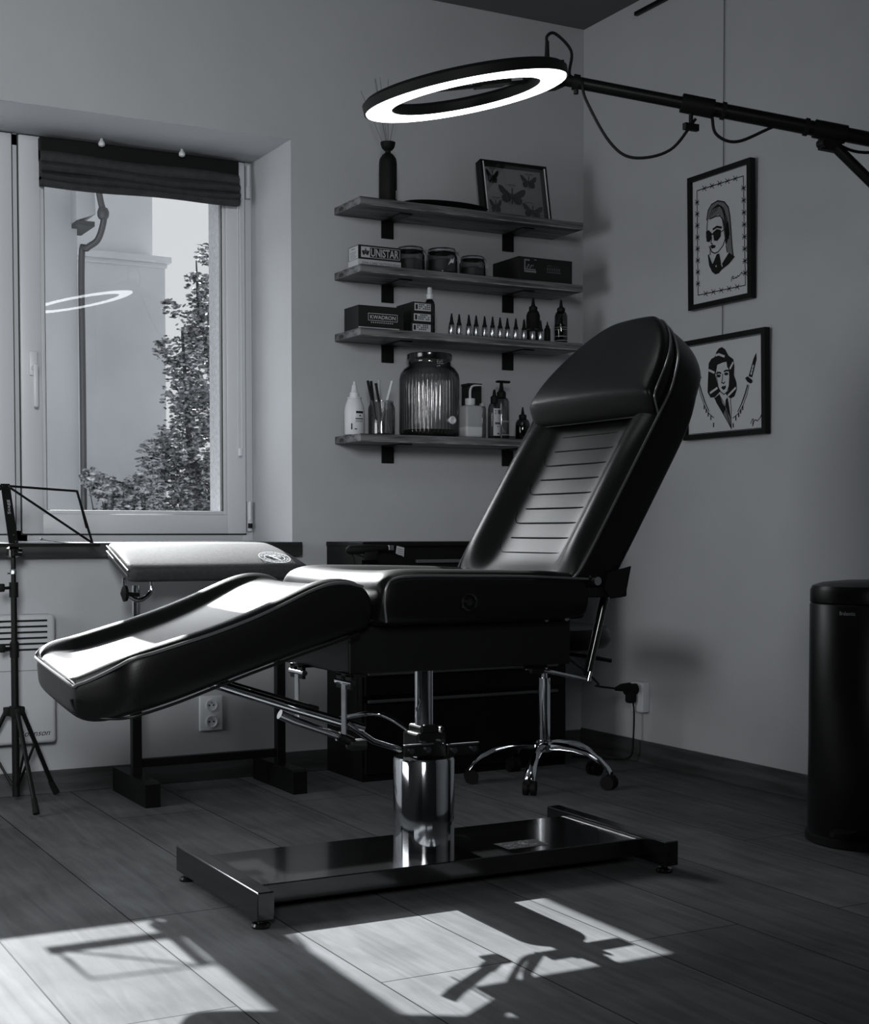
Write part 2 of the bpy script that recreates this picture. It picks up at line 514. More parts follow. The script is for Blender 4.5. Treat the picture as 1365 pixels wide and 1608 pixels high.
# ------------------------------------------------------------------ window
win = structure_root('window_1', ((WX0 + WX1) / 2, 6.04, WZ0))
def ring_frame(bm, x0, x1, z0, z1, wl, wr, wb, wt, y0, y1, bev=.004):
    box(bm, (x0, y0, z0), (x0 + wl, y1, z1), bev); box(bm, (x1 - wr, y0, z0), (x1, y1, z1), bev)
    box(bm, (x0 + wl - .002, y0, z0), (x1 - wr + .002, y1, z0 + wb), bev); box(bm, (x0 + wl - .002, y0, z1 - wt), (x1 - wr + .002, y1, z1), bev)
bm = B(); ring_frame(bm, WX0, WX1, WZ0, WZ1, .05, .05, .05, .05, 6.018, 6.10)
box(bm, (1.29, 6.018, WZ0), (1.366, 6.10, WZ1), .003)
obj('outer_frame', bm, M['upvc'], win, smooth=True)
def sash(x0, x1, hinge_right):
    z0, z1 = .99, 2.593
    s = B(); ring_frame(s, x0, x1, z0, z1, .084, .086, .082, .082, 6.0, 6.065)
    so = obj('sash', s, M['upvc'], win, smooth=True)
    b = B(); ring_frame(b, x0 + .084, x1 - .086, z0 + .082, z1 - .082, .016, .016, .016, .016, 6.006, 6.05, .003)
    obj('glazing_bead', b, M['upvc'], so, smooth=True)
    b = B(); ring_frame(b, x0 + .0985, x1 - .1005, z0 + .0965, z1 - .0965, .004, .006, .003, .003, 6.010, 6.036, .0005)
    obj('seal', b, M['upvc_dark'], so)
    obj('pane', box(B(), (x0 + .098, 6.028, z0 + .096), (x1 - .1, 6.032, z1 - .096)), M['glass'], so)
    # dark rebate line round the sash
    b = B(); ring_frame(b, x0 - .005, x1 + .005, z0 - .005, z1 + .004, .006, .006, .006, .005, 6.012, 6.03, .0005)
    obj('rebate', b, M['upvc_dark'], so)
    hx = x1 + .014 if hinge_right else x0 - .014
    for za, zb in ((2.44, 2.58), (1.0, 1.13)):
        h = B(); box(h, (hx - .009, 5.992, za), (hx + .009, 6.02, zb), .003); cyl(h, (hx, 5.995, za + .05), (hx, 5.995, zb), .009, seg=12)
        ho = obj('hinge', h, M['upvc'], so, smooth=True)
        if za < 2: obj('hinge_pin', cyl(B(), (hx, 5.99, za + .015), (hx, 5.99, za + .035), .010, seg=10), M['matte_black'], so)
    return so
sr = sash(1.342, 2.305, True)
sl = sash(.353, 1.314, False)
bm = B(); box(bm, (1.372, 5.985, 1.63), (1.406, 6.002, 1.73), .006)
cyl(bm, (1.389, 5.99, 1.66), (1.389, 5.955, 1.66), .011)
box(bm, (1.379, 5.945, 1.50), (1.399, 5.962, 1.675), .007)
obj('handle', bm, M['white'], sr, smooth=True)

# roman blind, pulled up
bl = thing('roman_blind', 'dark fabric roman blind pulled up in folds at the top of the window', 'blind', (1.83, 5.95, 2.38))
def fold(zt, zb, yo, dz0, dz1, bulge, x0=1.418, x1=2.262):
    b = B(); secs = []
    N = 14
    for i in range(N + 1):
        t = i / N; x = x0 + (x1 - x0) * t
        dz = dz0 + (dz1 - dz0) * t + .004 * math.sin(t * 9 + zt * 40)
        sag = -.006 * math.sin(math.pi * t)
        zm = (zt + zb) / 2
        secs.append([(x, 5.985, zt + dz), (x, yo, zt + dz - .004), (x, yo - bulge, zm + dz + sag), (x, yo - bulge * .6, zb + dz + sag + .006), (x, yo, zb + dz + sag), (x, 5.985, zb + dz + .004)])
    return loft(b, secs)
obj('headrail', box(B(), (1.418, 5.955, 2.49), (2.262, 5.997, 2.585), .004), M['matte_black'], bl)
for q in ((2.53, 2.482, 5.955, 0, 0, .012), (2.492, 2.448, 5.95, 0, -.004, .018), (2.452, 2.414, 5.948, 0, .002, .02), (2.424, 2.384, 5.95, .002, .012, .016)):
    obj('fold', fold(*q), M['fabric'], bl, smooth=True, angle=60)
bm = B()
tube(bm, [(2.266, 5.96, 2.50), (2.270, 5.96, 2.0), (2.272, 5.96, 1.36), (2.262, 5.96, 1.335), (2.254, 5.96, 1.36), (2.256, 5.96, 2.0), (2.258, 5.96, 2.42)], .0016, 6)
obj('pull_chain', bm, M['white'], bl)
obj('chain_weight', box(B(), (2.255, 5.954, 1.325), (2.271, 5.966, 1.36), .004), M['white'], bl)
for k, (hx, lab) in enumerate(((1.66, 'left of the two white hooks under the window lintel'), (2.0, 'right of the two white hooks under the window lintel'))):
    bm = B(); lathe(bm, [(.004, 0), (.012, .004), (.014, .012), (.011, .02), (.006, .026), (.005, .034)], (hx, 5.93, 2.565), 14)
    obj('lintel_hook', bm, M['white'], None, (hx, 5.93, 2.599), smooth=True, label=lab, cat='hook', group='hooks under the lintel')

# ------------------------------------------------------------------ outside
struct('exterior_ground', box(B(), (-14, YO, -.55), (26, 34, -.3)), M['ground'])
nb = thing('neighbour_house', 'pale rendered house close outside the window, with a downpipe at its corner', 'building', (2.9, 11.6, -.3))
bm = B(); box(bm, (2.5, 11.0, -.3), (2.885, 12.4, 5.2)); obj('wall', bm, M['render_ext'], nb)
obj('eaves_underside', box(B(), (2.845, 10.85, 3.27), (2.98, 11.24, 3.305)), M['zinc'], nb)
bm = B(); prism(bm, [(2.84, 10.84, 3.30), (2.985, 10.84, 3.36), (2.95, 10.84, 4.2), (2.84, 10.84, 4.2)], (0, .39, 0))
obj('eaves', bm, M['render_ext'], nb)
bm = B()
tube(bm, [(2.96, 10.80, 4.2), (2.975, 10.80, 3.7), (3.01, 10.80, 3.46), (3.035, 10.80, 3.36), (3.03, 10.82, 3.27), (3.00, 10.86, 3.17), (2.93, 10.9, 3.11), (2.905, 10.95, 3.03), (2.905, 10.95, 2.0), (2.905, 10.95, -.3)], .024, 12, n=5)
dp = obj('downpipe', bm, M['zinc'], nb, smooth=True)
bm = B(); lathe(bm, [(.03, -.02), (.042, 0), (.045, .03), (.034, .06)], (3.03, 10.80, 3.34), 14); obj('pipe_joint', bm, M['zinc'], dp, smooth=True)
bm = B()
fh = thing('far_house', 'tall plain rendered wall of the house farther behind, with a moulded ledge', 'building', (3.8, 13.6, -.3))
box(bm, (2.8, 13.0, -.3), (4.215, 14.5, 3.44)); box(bm, (2.8, 13.1, 3.5), (4.13, 14.5, 7.5))
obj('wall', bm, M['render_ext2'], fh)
bm = B(); box(bm, (2.8, 12.93, 3.44), (4.26, 13.2, 3.50), .01); box(bm, (2.8, 12.97, 3.40), (4.23, 13.2, 3.445), .01)
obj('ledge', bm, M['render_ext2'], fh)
def leaf_cloud(bm, blobs, n, size, rng):
    tot = sum(r ** 2 for *_, r in blobs)
    for (x, y, z, r) in blobs:
        for _ in range(int(n * r * r / tot)):
            d = V((rng.gauss(0, 1), rng.gauss(0, 1), rng.gauss(0, 1))).normalized() * r * rng.uniform(.55, 1.05)
            c = V((x, y, z)) + V((d.x, d.y, d.z * .9))
            nrm = V((rng.gauss(0, 1), rng.gauss(0, 1), rng.gauss(.4, 1))).normalized()
            a, b = frame_of(nrm)
            s = size * rng.uniform(.6, 1.3)
            bm.faces.new([bm.verts.new(c + a * s * u + b * s * v * .62) for u, v in ((-1, 0), (-.3, -.7), (.5, -.55), (1.1, 0), (.5, .55), (-.3, .7))])
rng = random.Random(3)
tr = thing('garden_tree', 'leafy tree beyond the window, beside the plain wall', 'tree', (4.6, 12.2, -.3))
bm = B(); blobs = []
for x, z, r in ((4.0, .6, .45), (4.25, 1.2, .40), (3.95, 1.25, .30), (3.85, 1.62, .20), (4.15, 1.75, .34), (4.02, 2.15, .22), (4.25, 2.3, .34), (4.0, 2.55, .16), (4.2, 2.75, .24), (4.45, 2.9, .3), (4.0, 2.92, .09), (4.15, 3.12, .10), (4.33, 3.4, .12), (4.6, 1.2, .6), (4.7, 2.2, .5), (4.4, .4, .6), (4.32, 3.15, .10), (4.05, 1.5, .2), (4.2, 2.05, .25), (4.1, 1.0, .3), (4.3, 1.7, .3), (4.3, 2.6, .3), (4.05, 2.4, .14), (4.3, 2.95, .2)):
    blobs.append((x, 11.9 + rng.uniform(-.1, .3), z, r))
leaf_cloud(bm, blobs, 17000, .028, rng); obj('foliage', bm, M['leaf'], tr)
bm = B(); tube(bm, [(4.35, 12.2, -.3), (4.33, 12.15, .8), (4.4, 12.1, 2.0), (4.35, 12.1, 3.2)], [.08, .07, .05, .02], 10)
tube(bm, [(4.33, 12.15, 1.0), (4.1, 12.0, 1.7), (4.02, 11.95, 2.7)], [.04, .03, .010], 8)
tube(bm, [(4.4, 12.1, 2.2), (4.2, 12.05, 2.9), (4.15, 11.95, 3.3)], [.03, .016, .006], 8)
obj('trunk', bm, M['bark'], tr, smooth=True)
sh = thing('garden_shrub', 'low dark shrub growing against the house corner outside the window', 'shrub', (3.1, 10.7, -.3))
bm = B(); leaf_cloud(bm, [(2.90, 10.7, 1.39, .09), (2.99, 10.7, 1.32, .12), (3.14, 10.7, 1.26, .14), (3.27, 10.7, 1.35, .13), (3.07, 10.7, 1.05, .2), (3.28, 10.7, 1.08, .18), (3.12, 10.7, .6, .24), (3.08, 10.7, .1, .22)], 3000, .028, rng)
obj('foliage', bm, M['leaf'], sh)
bm = B()
for k in range(6): tube(bm, [(3.08 + .02 * k, 10.7, -.3), (3.02 + .05 * k, 10.7, .5), (2.88 + .085 * k, 10.7, 1.32)], [.014, .01, .004], 6)
obj('stem', bm, M['bark'], sh)

# ------------------------------------------------------------------ tattoo chair
CY = 3.708
ch = thing('tattoo_chair', 'large black leather tattoo chair with raised backrest and lowered leg rest on a chrome column', 'tattoo chair', (1.96, 3.7, 0))
# base
bm = B(); box(bm, (1.37, 3.50, .035), (2.592, 3.90, .087), .003)
bp_ = obj('base_plate', bm, M['black_gloss'], ch)
for x0, x1 in ((1.324, 1.370), (2.590, 2.638)):
    bm = B(); box(bm, (x0, 3.385, .024), (x1, 4.02, .097), .003)
    cb = obj('crossbar', bm, M['black_gloss'], ch)
    for y in (3.42, 3.985):
        f = B(); lathe(f, [(.024, 0), (.026, .006), (.022, .012), (.010, .014), (.010, .028)], ((x0 + x1) / 2, y, 0), 20)
        obj('levelling_foot', f, M['black_gloss'], cb, smooth=True)
sh_ = Sheet((2.16, 3.555, .0875), (1, 0, 0), (0, 1, 0))
bm = B(); sh_.rect(bm, 0, 0, .14, .085, .0004); st = obj('rating_sticker', bm, M['dgrey'], bp_)
bm = B()
for k in range(26):
    u, v = random.uniform(.006, .12), random.uniform(.006, .078)
    sh_.rect(bm, u, v, u + random.uniform(.004, .016), v + .003, .0008)
sh_.line(bm, [(.075 + .008 * math.cos(t * .5), .05 + .012 * math.sin(t * .5)) for t in range(14)], .003)
obj('sticker_print', bm, M['silver_print'], bp_)
# column
CX = 1.962
bm = B(); lathe(bm, [(.0885, .087), (.0885, .345), (.085, .352), (.03, .353)], (CX, 3.7, 0), 56)
obj('column_cover', bm, M['chrome'], ch, smooth=True)
obj('piston_rod', cyl(B(), (CX, 3.7, .35), (CX, 3.7, .64), .0265, seg=32), M['chrome'], ch, smooth=True)
bm = B(); box(bm, (CX - .045, 3.655, .353), (CX + .05, 3.745, .425), .006); box(bm, (CX - .03, 3.66, .42), (CX + .03, 3.74, .445), .006)
cl = obj('clamp_block', bm, M['black'], ch)
for x, y, z in ((CX - .03, 3.65, .40), (CX + .03, 3.65, .40), (CX + .045, 3.68, .432)):
    obj('bolt', cyl(B(), (x, y + .006, z), (x, y - .008, z), .007, seg=8), M['chrome'], cl)
for sgn, xa, xb, z in ((-1, 1.862, 1.955, .382), (1, 2.0, 2.105, .375)):
    bm = B(); box(bm, (xa, 3.628, z - .017), (xb, 3.634, z + .017), .004)
    lv = obj('lever_plate', bm, M['black'], ch)
    for x in (xa + .02, xb - .02): obj('plate_bolt', cyl(B(), (x, 3.636, z), (x, 3.62, z), .009, seg=12), M['chrome'], lv, smooth=True)
    b = B(); box(b, (xa, 3.626, z + .014), (xb, 3.636, z + .018), .001); obj('plate_rim', b, M['steel'], lv)
# seat box and hinge blocks
bm = B(); box(bm, (1.608, 3.45, .625), (2.30, 4.0, .752), .004)
sbx = obj('seat_box', bm, M['black'], ch)
bm = B(); box(bm, (2.26, 3.44, .752), (2.345, 3.98, .872), .012); obj('hinge_block', bm, M['matte_black'], ch, smooth=True)
bm = B()
for x in (2.205, 2.272): cyl(bm, (x, 3.44, .756), (x, 3.425, .756), .008, seg=10)
box(bm, (2.18, 3.44, .76), (2.30, 3.47, .766)); obj('hinge_bolt', bm, M['steel'], ch)

# ---- leg rest: stations along X, half width w, piping height zp, underside zb
def leg_shear(x): return .11 * max(0, min(1, (1.0 - x) / .08))
def leg_section(x, w, zp, zb, dip):
    c = CY
    half = [(-w + .045, zb - .002), (-w + .012, zb + .012), (-w + .001, zb + .05), (-w - .004, (zp + zb) / 2), (-w, zp - .012), (-w + .007, zp + .003), (-w + .025, zp + .012), (-w + .05, zp + .014), (-w + .075, zp + .006 - dip * .2), (-w + .092, zp - dip * .8), (-w + .12, zp - dip), (0, zp - dip - .002)]
    if w < .3:
        k = w / .3
        half = [(-w + (a + w) * k, z) for a, z in half]
        half[-1] = (0, zp - dip - .002)
    pts = [(c + a, z) for a, z in half] + [(c - a, z) for a, z in half[-2::-1]] + [(c, zb - .002)]
    return [(x, y, z + (y - c) * leg_shear(x)) for y, z in pts]
LEG = [(1.652, .315, .800, .752, .0), (1.642, .325, .832, .742, .0), (1.615, .328, .858, .735, .002), (1.57, .328, .868, .721, .006), (1.52, .328, .866, .706, .012), (1.464, .328, .848, .690, .018), (1.395, .328, .818, .669, .024),
       (1.31, .328, .784, .643, .027), (1.21, .328, .751, .610, .028), (1.13, .328, .729, .584, .028), (1.065, .327, .711, .566, .028), (1.01, .322, .697, .553, .024), (.978, .300, .686, .549, .018), (.95, .262, .674, .549, .008), (.925, .226, .662, .556, .0), (.908, .204, .652, .568, -.002), (.902, .192, .645, .588, .0)]
bm = B(); loft(bm, [leg_section(*s) for s in LEG])
lg = obj('leg_rest', bm, M['leather'], ch, smooth=True, angle=75, sub=2)
near = [(x, CY - w - .001, zp - (w + .001) * leg_shear(x)) for x, w, zp, *_ in LEG[2:]]
far = [(x, CY + w + .001, zp + (w + .001) * leg_shear(x)) for x, w, zp, *_ in LEG[2:]]
end = [(.896, CY - .15, .633), (.893, CY, .650), (.896, CY + .15, .664)]
bm = B(); tube(bm, near + end + far[::-1], .0042, 8, n=4)
obj('piping', bm, M['piping'], lg, smooth=True)
bm = B(); tube(bm, [(x, CY - w + .02, zb + .002) for x, w, zp, zb, d in LEG[2:]], .0038, 8, n=3)
obj('lower_piping', bm, M['leather'], lg, smooth=True)
bm = B()
for x0 in (1.05, 1.15, 1.25, 1.35, 1.45, 1.53):
    def zt(x):
        for (xa, _, za, _, da), (xb, _, zb2, _, db) in zip(LEG, LEG[1:]):
            if xb <= x <= xa:
                t = (xa - x) / (xa - xb); return za + (zb2 - za) * t - (da + (db - da) * t) - .004
    tube(bm, [(x0, CY + y, zt(x0) + .0) for y in (-.165, -.08, 0, .08, .165)], .0022, 6)
obj('stitching', bm, M['stitch'], lg)

# ---- seat cushion
def seat_section(x, w, zt, zb, dip):
    half = [(-w + .035, zb - .003), (-w + .008, zb + .01), (-w - .002, zb + .04), (-w - .004, (zt + zb) / 2), (-w, zt - .03), (-w + .012, zt - .008), (-w + .045, zt + .004), (-w + .10, zt + .001), (-w + .15, zt - dip * .7), (-w + .2, zt - dip), (0, zt - dip - .003)]
    pts = [(x, CY + a, z) for a, z in half] + [(x, CY - a, z) for a, z in half[-2::-1]]
    pts.append((x, CY, zb - .003))
    return pts
SEAT = [(1.655, .325, .838, .768, 0), (1.662, .336, .868, .757, 0), (1.682, .343, .886, .752, 0), (1.72, .345, .897, .752, .0), (1.76, .346, .899, .752, .006), (1.82, .346, .898, .752, .018), (1.95, .346, .896, .752, .022), (2.1, .346, .892, .752, .022), (2.22, .345, .888, .752, .018), (2.30, .343, .880, .757, .012), (2.325, .338, .862, .77, .006)]
bm = B(); loft(bm, [seat_section(*s) for s in SEAT])
seat = obj('seat_cushion', bm, M['leather'], ch, smooth=True, angle=75, sub=2)
bm = B(); tube(bm, [(1.672, CY - .349, .765), (1.668, CY - .348, .82), (1.676, CY - .348, .862), (1.70, CY - .348, .879), (1.76, CY - .349, .884), (1.9, CY - .349, .882), (2.1, CY - .349, .878), (2.3, CY - .346, .868)], .0035, 8, n=5)
obj('piping', bm, M['piping'], seat, smooth=True)
bm = B()
for k in range(5):
    x0 = 1.78 + .075 * k
    tube(bm, [(x0, CY + y, .8775 - .006 * (x0 - 1.78)) for y in (-.16, -.08, 0, .08, .16)], .0022, 6)
obj('stitching', bm, M['stitch'], seat)
bm = B(); tube(bm, [(1.915 + .022 * math.cos(t * math.pi / 6), CY - .353, .812 + .022 * math.sin(t * math.pi / 6)) for t in range(12)], .004, 8, closed=True)
cyl(bm, (1.915, CY - .345, .812), (1.915, CY - .356, .812), .010, seg=16)
obj('side_knob', bm, M['black_gloss'], ch, smooth=True)

# ---- backrest: u runs up the slope, v across, n towards the sitter
UA = V((.5145, 0, .8575)); NA = V((-.8575, 0, .5145)); O = V((2.28, CY, .90))
def bk(u, v, n): return O + UA * u + V((0, v, 0)) + NA * n
def back_section(u, w, t, dip, bol):
    k = min(1, w / .3)
    half = [(-w + .03 * k, -t), (-w + .006, -t + .02), (-w - .003, -t * .55), (-w - .001, -.012), (-w + .008 * k, .004), (-w + .035 * k, bol * .85), (-w + .075 * k, bol), (-w + .112 * k, bol * .35), (-w + .15 * k, -dip * .8), (-w + .19 * k, -dip), (0, -dip)]
    return [bk(u, a, n) for a, n in half] + [bk(u, -a, n) for a, n in half[-2::-1]] + [bk(u, 0, -t)]
BACK = [(-.045, .30, .10, .0, .004), (-.035, .325, .12, .0, .008), (-.01, .338, .132, .008, .016), (.04, .343, .136, .022, .030), (.12, .344, .137, .022, .030), (.25, .344, .137, .022, .030), (.38, .344, .137, .022, .030), (.50, .344, .137, .020, .020), (.58, .343, .130, .01, .012), (.65, .322, .121, .0, .004), (.71, .294, .135, .0, .002), (.765, .248, .130, .0, .0), (.81, .197, .125, .0, .0), (.845, .14, .115, .0, .0), (.862, .095, .10, -.005, -.005)]
bm = B(); loft(bm, [back_section(*s) for s in BACK])
back = obj('backrest', bm, M['leather'], ch, smooth=True, angle=75, sub=2)
prof = [(u, w + .002) for u, w, *_ in BACK[1:]]
path = [bk(u, -w, .0) for u, w in prof] + [bk(u, w, .0) for u, w in prof[::-1]]
bm = B(); tube(bm, path, .0038, 8, n=4); obj('piping', bm, M['piping'], back, smooth=True)
bm = B()
for k in range(10):
    u = .055 + .052 * k
    hook = [(.148, .012), (.158, .004)] if k % 2 == 0 else []
    pts = [bk(u, v, -.0205) for v in (-.165, -.1, 0, .1, .15)]
    if k % 2 == 0: pts += [bk(u + .006, .170, -.020), bk(u + .022, .184, -.017), bk(u + .036, .187, -.015)]
    tube(bm, pts, .0021, 6, n=4)
obj('stitching', bm, M['stitch'], back)
# head pillow
def pil_section(u, w, n0, n1, r):
    k = min(1, w / .3)
    half = [(-w + .01 * k, n0), (-w, n0 + .01), (-w + .002, n1 - r * .8), (-w + .016 * k, n1 - r * .2), (-w + .05 * k, n1), (0, n1 + .004)]
    return [bk(u, a - .018, n) for a, n in half] + [bk(u, -a - .018, n) for a, n in half[-2::-1]] + [bk(u, -.018, n0)]
PIL = [(.500, .305, .0, .010, .006), (.503, .314, .0, .018, .008), (.512, .320, .0, .032, .012), (.536, .323, .0, .062, .016), (.546, .324, .0, .070, .018), (.56, .323, .0, .073, .02), (.60, .317, .0, .074, .02), (.65, .304, .0, .070, .02), (.71, .274, .0, .063, .02), (.765, .232, .0, .056, .018), (.81, .184, -.002, .050, .018), (.846, .13, -.004, .042, .016), (.866, .088, -.006, .030, .012)]
bm = B(); loft(bm, [pil_section(*s) for s in PIL])
pil = obj('head_pillow', bm, M['leather'], ch, smooth=True, angle=75, sub=2)
bm = B(); tube(bm, [bk(.503, v, .006) for v in (-.325, -.2, -.05, .1, .22, .29)], .0034, 8, n=4)
tube(bm, [bk(u, -w - .019, n1 - .03) for u, w, n0, n1, r in PIL[1:]], .003, 8, n=3)
obj('piping', bm, M['piping'], pil, smooth=True)
# hinge plates, strut and linkage
for y in (CY - .352, CY + .346):
    bm = B(); prism(bm, [(2.362, y, .885), (2.442, y, .902), (2.428, y, .84), (2.412, y, .815), (2.375, y, .812), (2.352, y, .84)], (0, .006, 0))
    hp = obj('hinge_plate', bm, M['black'], ch)
    bm = B(); cyl(bm, (2.325, y + .01, .862), (2.325, y - .006, .862), .012, seg=14); obj('hinge_bolt', bm, M['steel'], hp, smooth=True)
bm = B(); box(bm, (2.30, 3.37, .815), (2.44, 4.03, .845), .006); obj('back_frame', bm, M['black'], ch)
bm = B(); tube(bm, [(2.47, 3.52, .82), (2.405, 3.52, .578)], .0125, 14); so_ = obj('back_strut', bm, M['black_gloss'], ch, smooth=True)
bm = B(); tube(bm, [(2.40, 3.508, .566), (2.408, 3.508, .592)], .008, 10); obj('strut_end', bm, M['chrome'], so_, smooth=True)
bm = B(); tube(bm, [(2.19, 3.51, .612), (2.25, 3.51, .602), (2.41, 3.51, .566)], .006, 10); obj('linkage_rod', bm, M['chrome'], ch, smooth=True)
bm = B(); box(bm, (2.17, 3.49, .612), (2.25, 3.55, .626), .002); cyl(bm, (2.2, 3.5, .606), (2.24, 3.5, .604), .009, seg=12); obj('rod_bracket', bm, M['black'], ch)
# leg-rest linkage
for y in (3.452, 3.765):
    bm = B(); box(bm, (1.592, y - .045, .590), (1.602, y - .012, .630), .002); box(bm, (1.592, y + .012, .590), (1.602, y + .045, .630), .002); box(bm, (1.592, y - .045, .622), (1.640, y + .045, .630), .001)
    mb = obj('strap_bracket', bm, M['black'], ch)
    b = B(); cyl(b, (1.597, y - .05, .607), (1.597, y + .05, .607), .008, seg=12); obj('bracket_bolt', b, M['chrome'], mb, smooth=True)
    bm = B(); box(bm, (1.592, y - .013, .47), (1.597, y + .013, .612), .001); obj('strap', bm, M['steel'], ch)
bm = B(); tube(bm, [(1.27, 3.60, .612), (1.50, 3.60, .532), (1.72, 3.60, .459)], .0135, 16); obj('leg_lift_tube', bm, M['chrome'], ch, smooth=True)
bm = B(); tube(bm, [(1.27, 3.66, .622), (1.50, 3.66, .546), (1.61, 3.66, .511)], .010, 12); obj('leg_lift_bar', bm, M['black'], ch, smooth=True)
bm = B(); tube(bm, [(1.66, 3.58, .482), (1.76, 3.62, .42), (1.865, 3.66, .383)], .0085, 12)
tube(bm, [(1.62, 3.62, .484), (1.80, 3.80, .47), (1.865, 3.82, .468), (1.90, 3.79, .455), (1.94, 3.74, .42)], .007, 10, n=4)
obj('support_loop', bm, M['chrome'], ch, smooth=True)
bm = B(); tube(bm, [(1.515, 3.7, .50), (1.555, 3.7, .481), (1.70, 3.7, .425)], [.014, .0135, .010], 14); gs = obj('gas_spring', bm, M['steel'], ch, smooth=True)
bm = B(); tube(bm, [(1.69, 3.7, .428), (1.735, 3.7, .408)], .014, 12); box(bm, (1.72, 3.68, .385), (1.775, 3.72, .415), .008); obj('spring_end', bm, M['black'], gs, smooth=True)

# ------------------------------------------------------------------ arm rest stand
ar = thing('armrest_stand', 'black leather arm rest pad on a black two-legged stand under the window', 'arm rest', (1.9, 5.3, 0))
for x in (1.594, 2.172):
    bm = B(); box(bm, (x - .018, 5.285, .06), (x + .018, 5.320, .60), .003); obj('upright', bm, M['black'], ar)
    bm = B(); prism(bm, [(x - .028, 5.10, 0), (x - .028, 5.10, .085), (x - .028, 5.12, .092), (x - .028, 5.50, .092), (x - .028, 5.52, .08), (x - .028, 5.52, 0)], (.056, 0, 0)); obj('foot', bm, M['black'], ar)
bm = B(); box(bm, (1.60, 5.289, .118), (2.17, 5.316, .150), .003); obj('crossbar', bm, M['black'], ar)
obj('crossbar', box(B(), (1.60, 5.289, .56), (2.17, 5.316, .592), .003), M['black'], ar)
obj('post', cyl(B(), (1.598, 5.30, .50), (1.598, 5.30, .80), .0155, seg=20), M['chrome'], ar, smooth=True)
obj('post', cyl(B(), (2.172, 5.30, .50), (2.172, 5.30, .80), .0155, seg=20), M['chrome'], ar, smooth=True)
bm = B(); tube(bm, [(1.545, 5.27, .83), (1.55, 5.27, .775), (1.597, 5.265, .745), (1.645, 5.27, .775), (1.65, 5.27, .83)], .009, 10, n=5); obj('pad_bracket', bm, M['chrome'], ar, smooth=True)
bm = B(); tube(bm, [(1.60, 5.275, .765), (1.57, 5.265, .768), (1.553, 5.26, .77)], .008, 10); lathe(bm, [(.0, -.006), (.022, -.003), (.024, .004), (.0, .012)], (0, 0, 0), 20)
bm.verts.ensure_lookup_table()
hv = [v for v in bm.verts if v.co.length < .1]
bmesh.ops.rotate(bm, verts=hv, cent=(0, 0, 0), matrix=Matrix.Rotation(math.radians(-90), 3, 'Y')); bmesh.ops.scale(bm, verts=hv, vec=(1.6, 1.3, 1.3)); bmesh.ops.translate(bm, verts=hv, vec=(1.545, 5.258, .772))
obj('clamp_knob', bm, M['matte_black'], ar, smooth=True)
# pad: tilted, far edge higher
PX0, PX1 = 1.523, 2.235
pn = V((0, 5.128, .868)); pf = V((0, 5.425, .962))
pd = (pf - pn); plen = pd.length; pd = pd.normalized(); pnn = V((0, -pd.z, pd.y))
def pad(u, s, h): return V((PX0 + (u - PX0) * (1 - .10 * s / plen), 0, 0)) + pn + pd * s + pnn * h
bm = B(); secs = []
for u, ins, th in ((PX0, .02, .010), (PX0 + .006, .008, .003), (PX0 + .02, 0, 0), (PX0 + .06, 0, 0), ((PX0 + PX1) / 2, 0, 0), (PX1 - .06, 0, 0), (PX1 - .02, 0, 0), (PX1 - .006, .008, .003), (PX1, .02, .010)):
    a, b = ins, plen - ins; T = -th; D = -.062 + th * .5
    secs.append([pad(u, a + .01, D), pad(u, a + .002, D + .008), pad(u, a, -.03), pad(u, a, -.012 + T), pad(u, a + .006, -.002 + T), pad(u, a + .03, .003 + T), pad(u, plen / 2, .008 + T), pad(u, b - .03, .003 + T), pad(u, b - .006, -.002 + T), pad(u, b, -.012 + T), pad(u, b, -.03), pad(u, b - .002, D + .008), pad(u, b - .01, D)])
loft(bm, secs); pado = obj('pad', bm, M['leather2'], ar, smooth=True, angle=70, sub=1)
bm = B(); tube(bm, [pad(PX0 - .001, s, -.014) for s in (.012, .1, .2, plen - .012)] , .0035, 8, n=3)
tube(bm, [pad(PX0 + .0, s, -.034) for s in (.012, .1, .2, plen - .012)], .003, 8, n=3)
obj('piping', bm, M['piping'], pado, smooth=True)
lo_ = Sheet(pad(2.13, .085, .0075), (1, 0, 0), pd)
bm = B()
def circ(r, n=36, sx=1): return [(r * sx * math.cos(2 * math.pi * k / n), r * math.sin(2 * math.pi * k / n)) for k in range(n + 1)]
lo_.line(bm, circ(.066, sx=.9), .0035); lo_.line(bm, circ(.043, sx=.9), .0035)
for k in range(22):
    if k in (0, 11): continue
    t = 2 * math.pi * k / 22
    c = (.9 * .055 * math.cos(t), .055 * math.sin(t)); d = (-math.sin(t), math.cos(t)); e = (math.cos(t), math.sin(t))
    q = random.choice((0, 1, 2))
    lo_.line(bm, [(c[0] - d[0] * .004 - e[0] * .005, c[1] - d[1] * .004 - e[1] * .005), (c[0] - d[0] * .003 + e[0] * .005, c[1] - d[1] * .003 + e[1] * .005)], .0025)
    if q: lo_.line(bm, [(c[0] + d[0] * .004 - e[0] * .005, c[1] + d[1] * .004 - e[1] * .005), (c[0] + d[0] * .003 + e[0] * .005, c[1] + d[1] * .003 + e[1] * .005)], .0025)
    if q < 2: lo_.line(bm, [(c[0] - d[0] * .004, c[1] - d[1] * .004), (c[0] + d[0] * .004, c[1] + d[1] * .004)], .0025)
lo_.line(bm, [(-.03, .026), (.012, .026)], .008); lo_.line(bm, [(-.016, .026), (.012, -.03)], .009); lo_.line(bm, [(.0, .016), (.03, .018)], .006); lo_.line(bm, [(.006, .0), (.026, .002)], .006)
obj('emblem', bm, M['white'], pado, label='round white printed emblem')

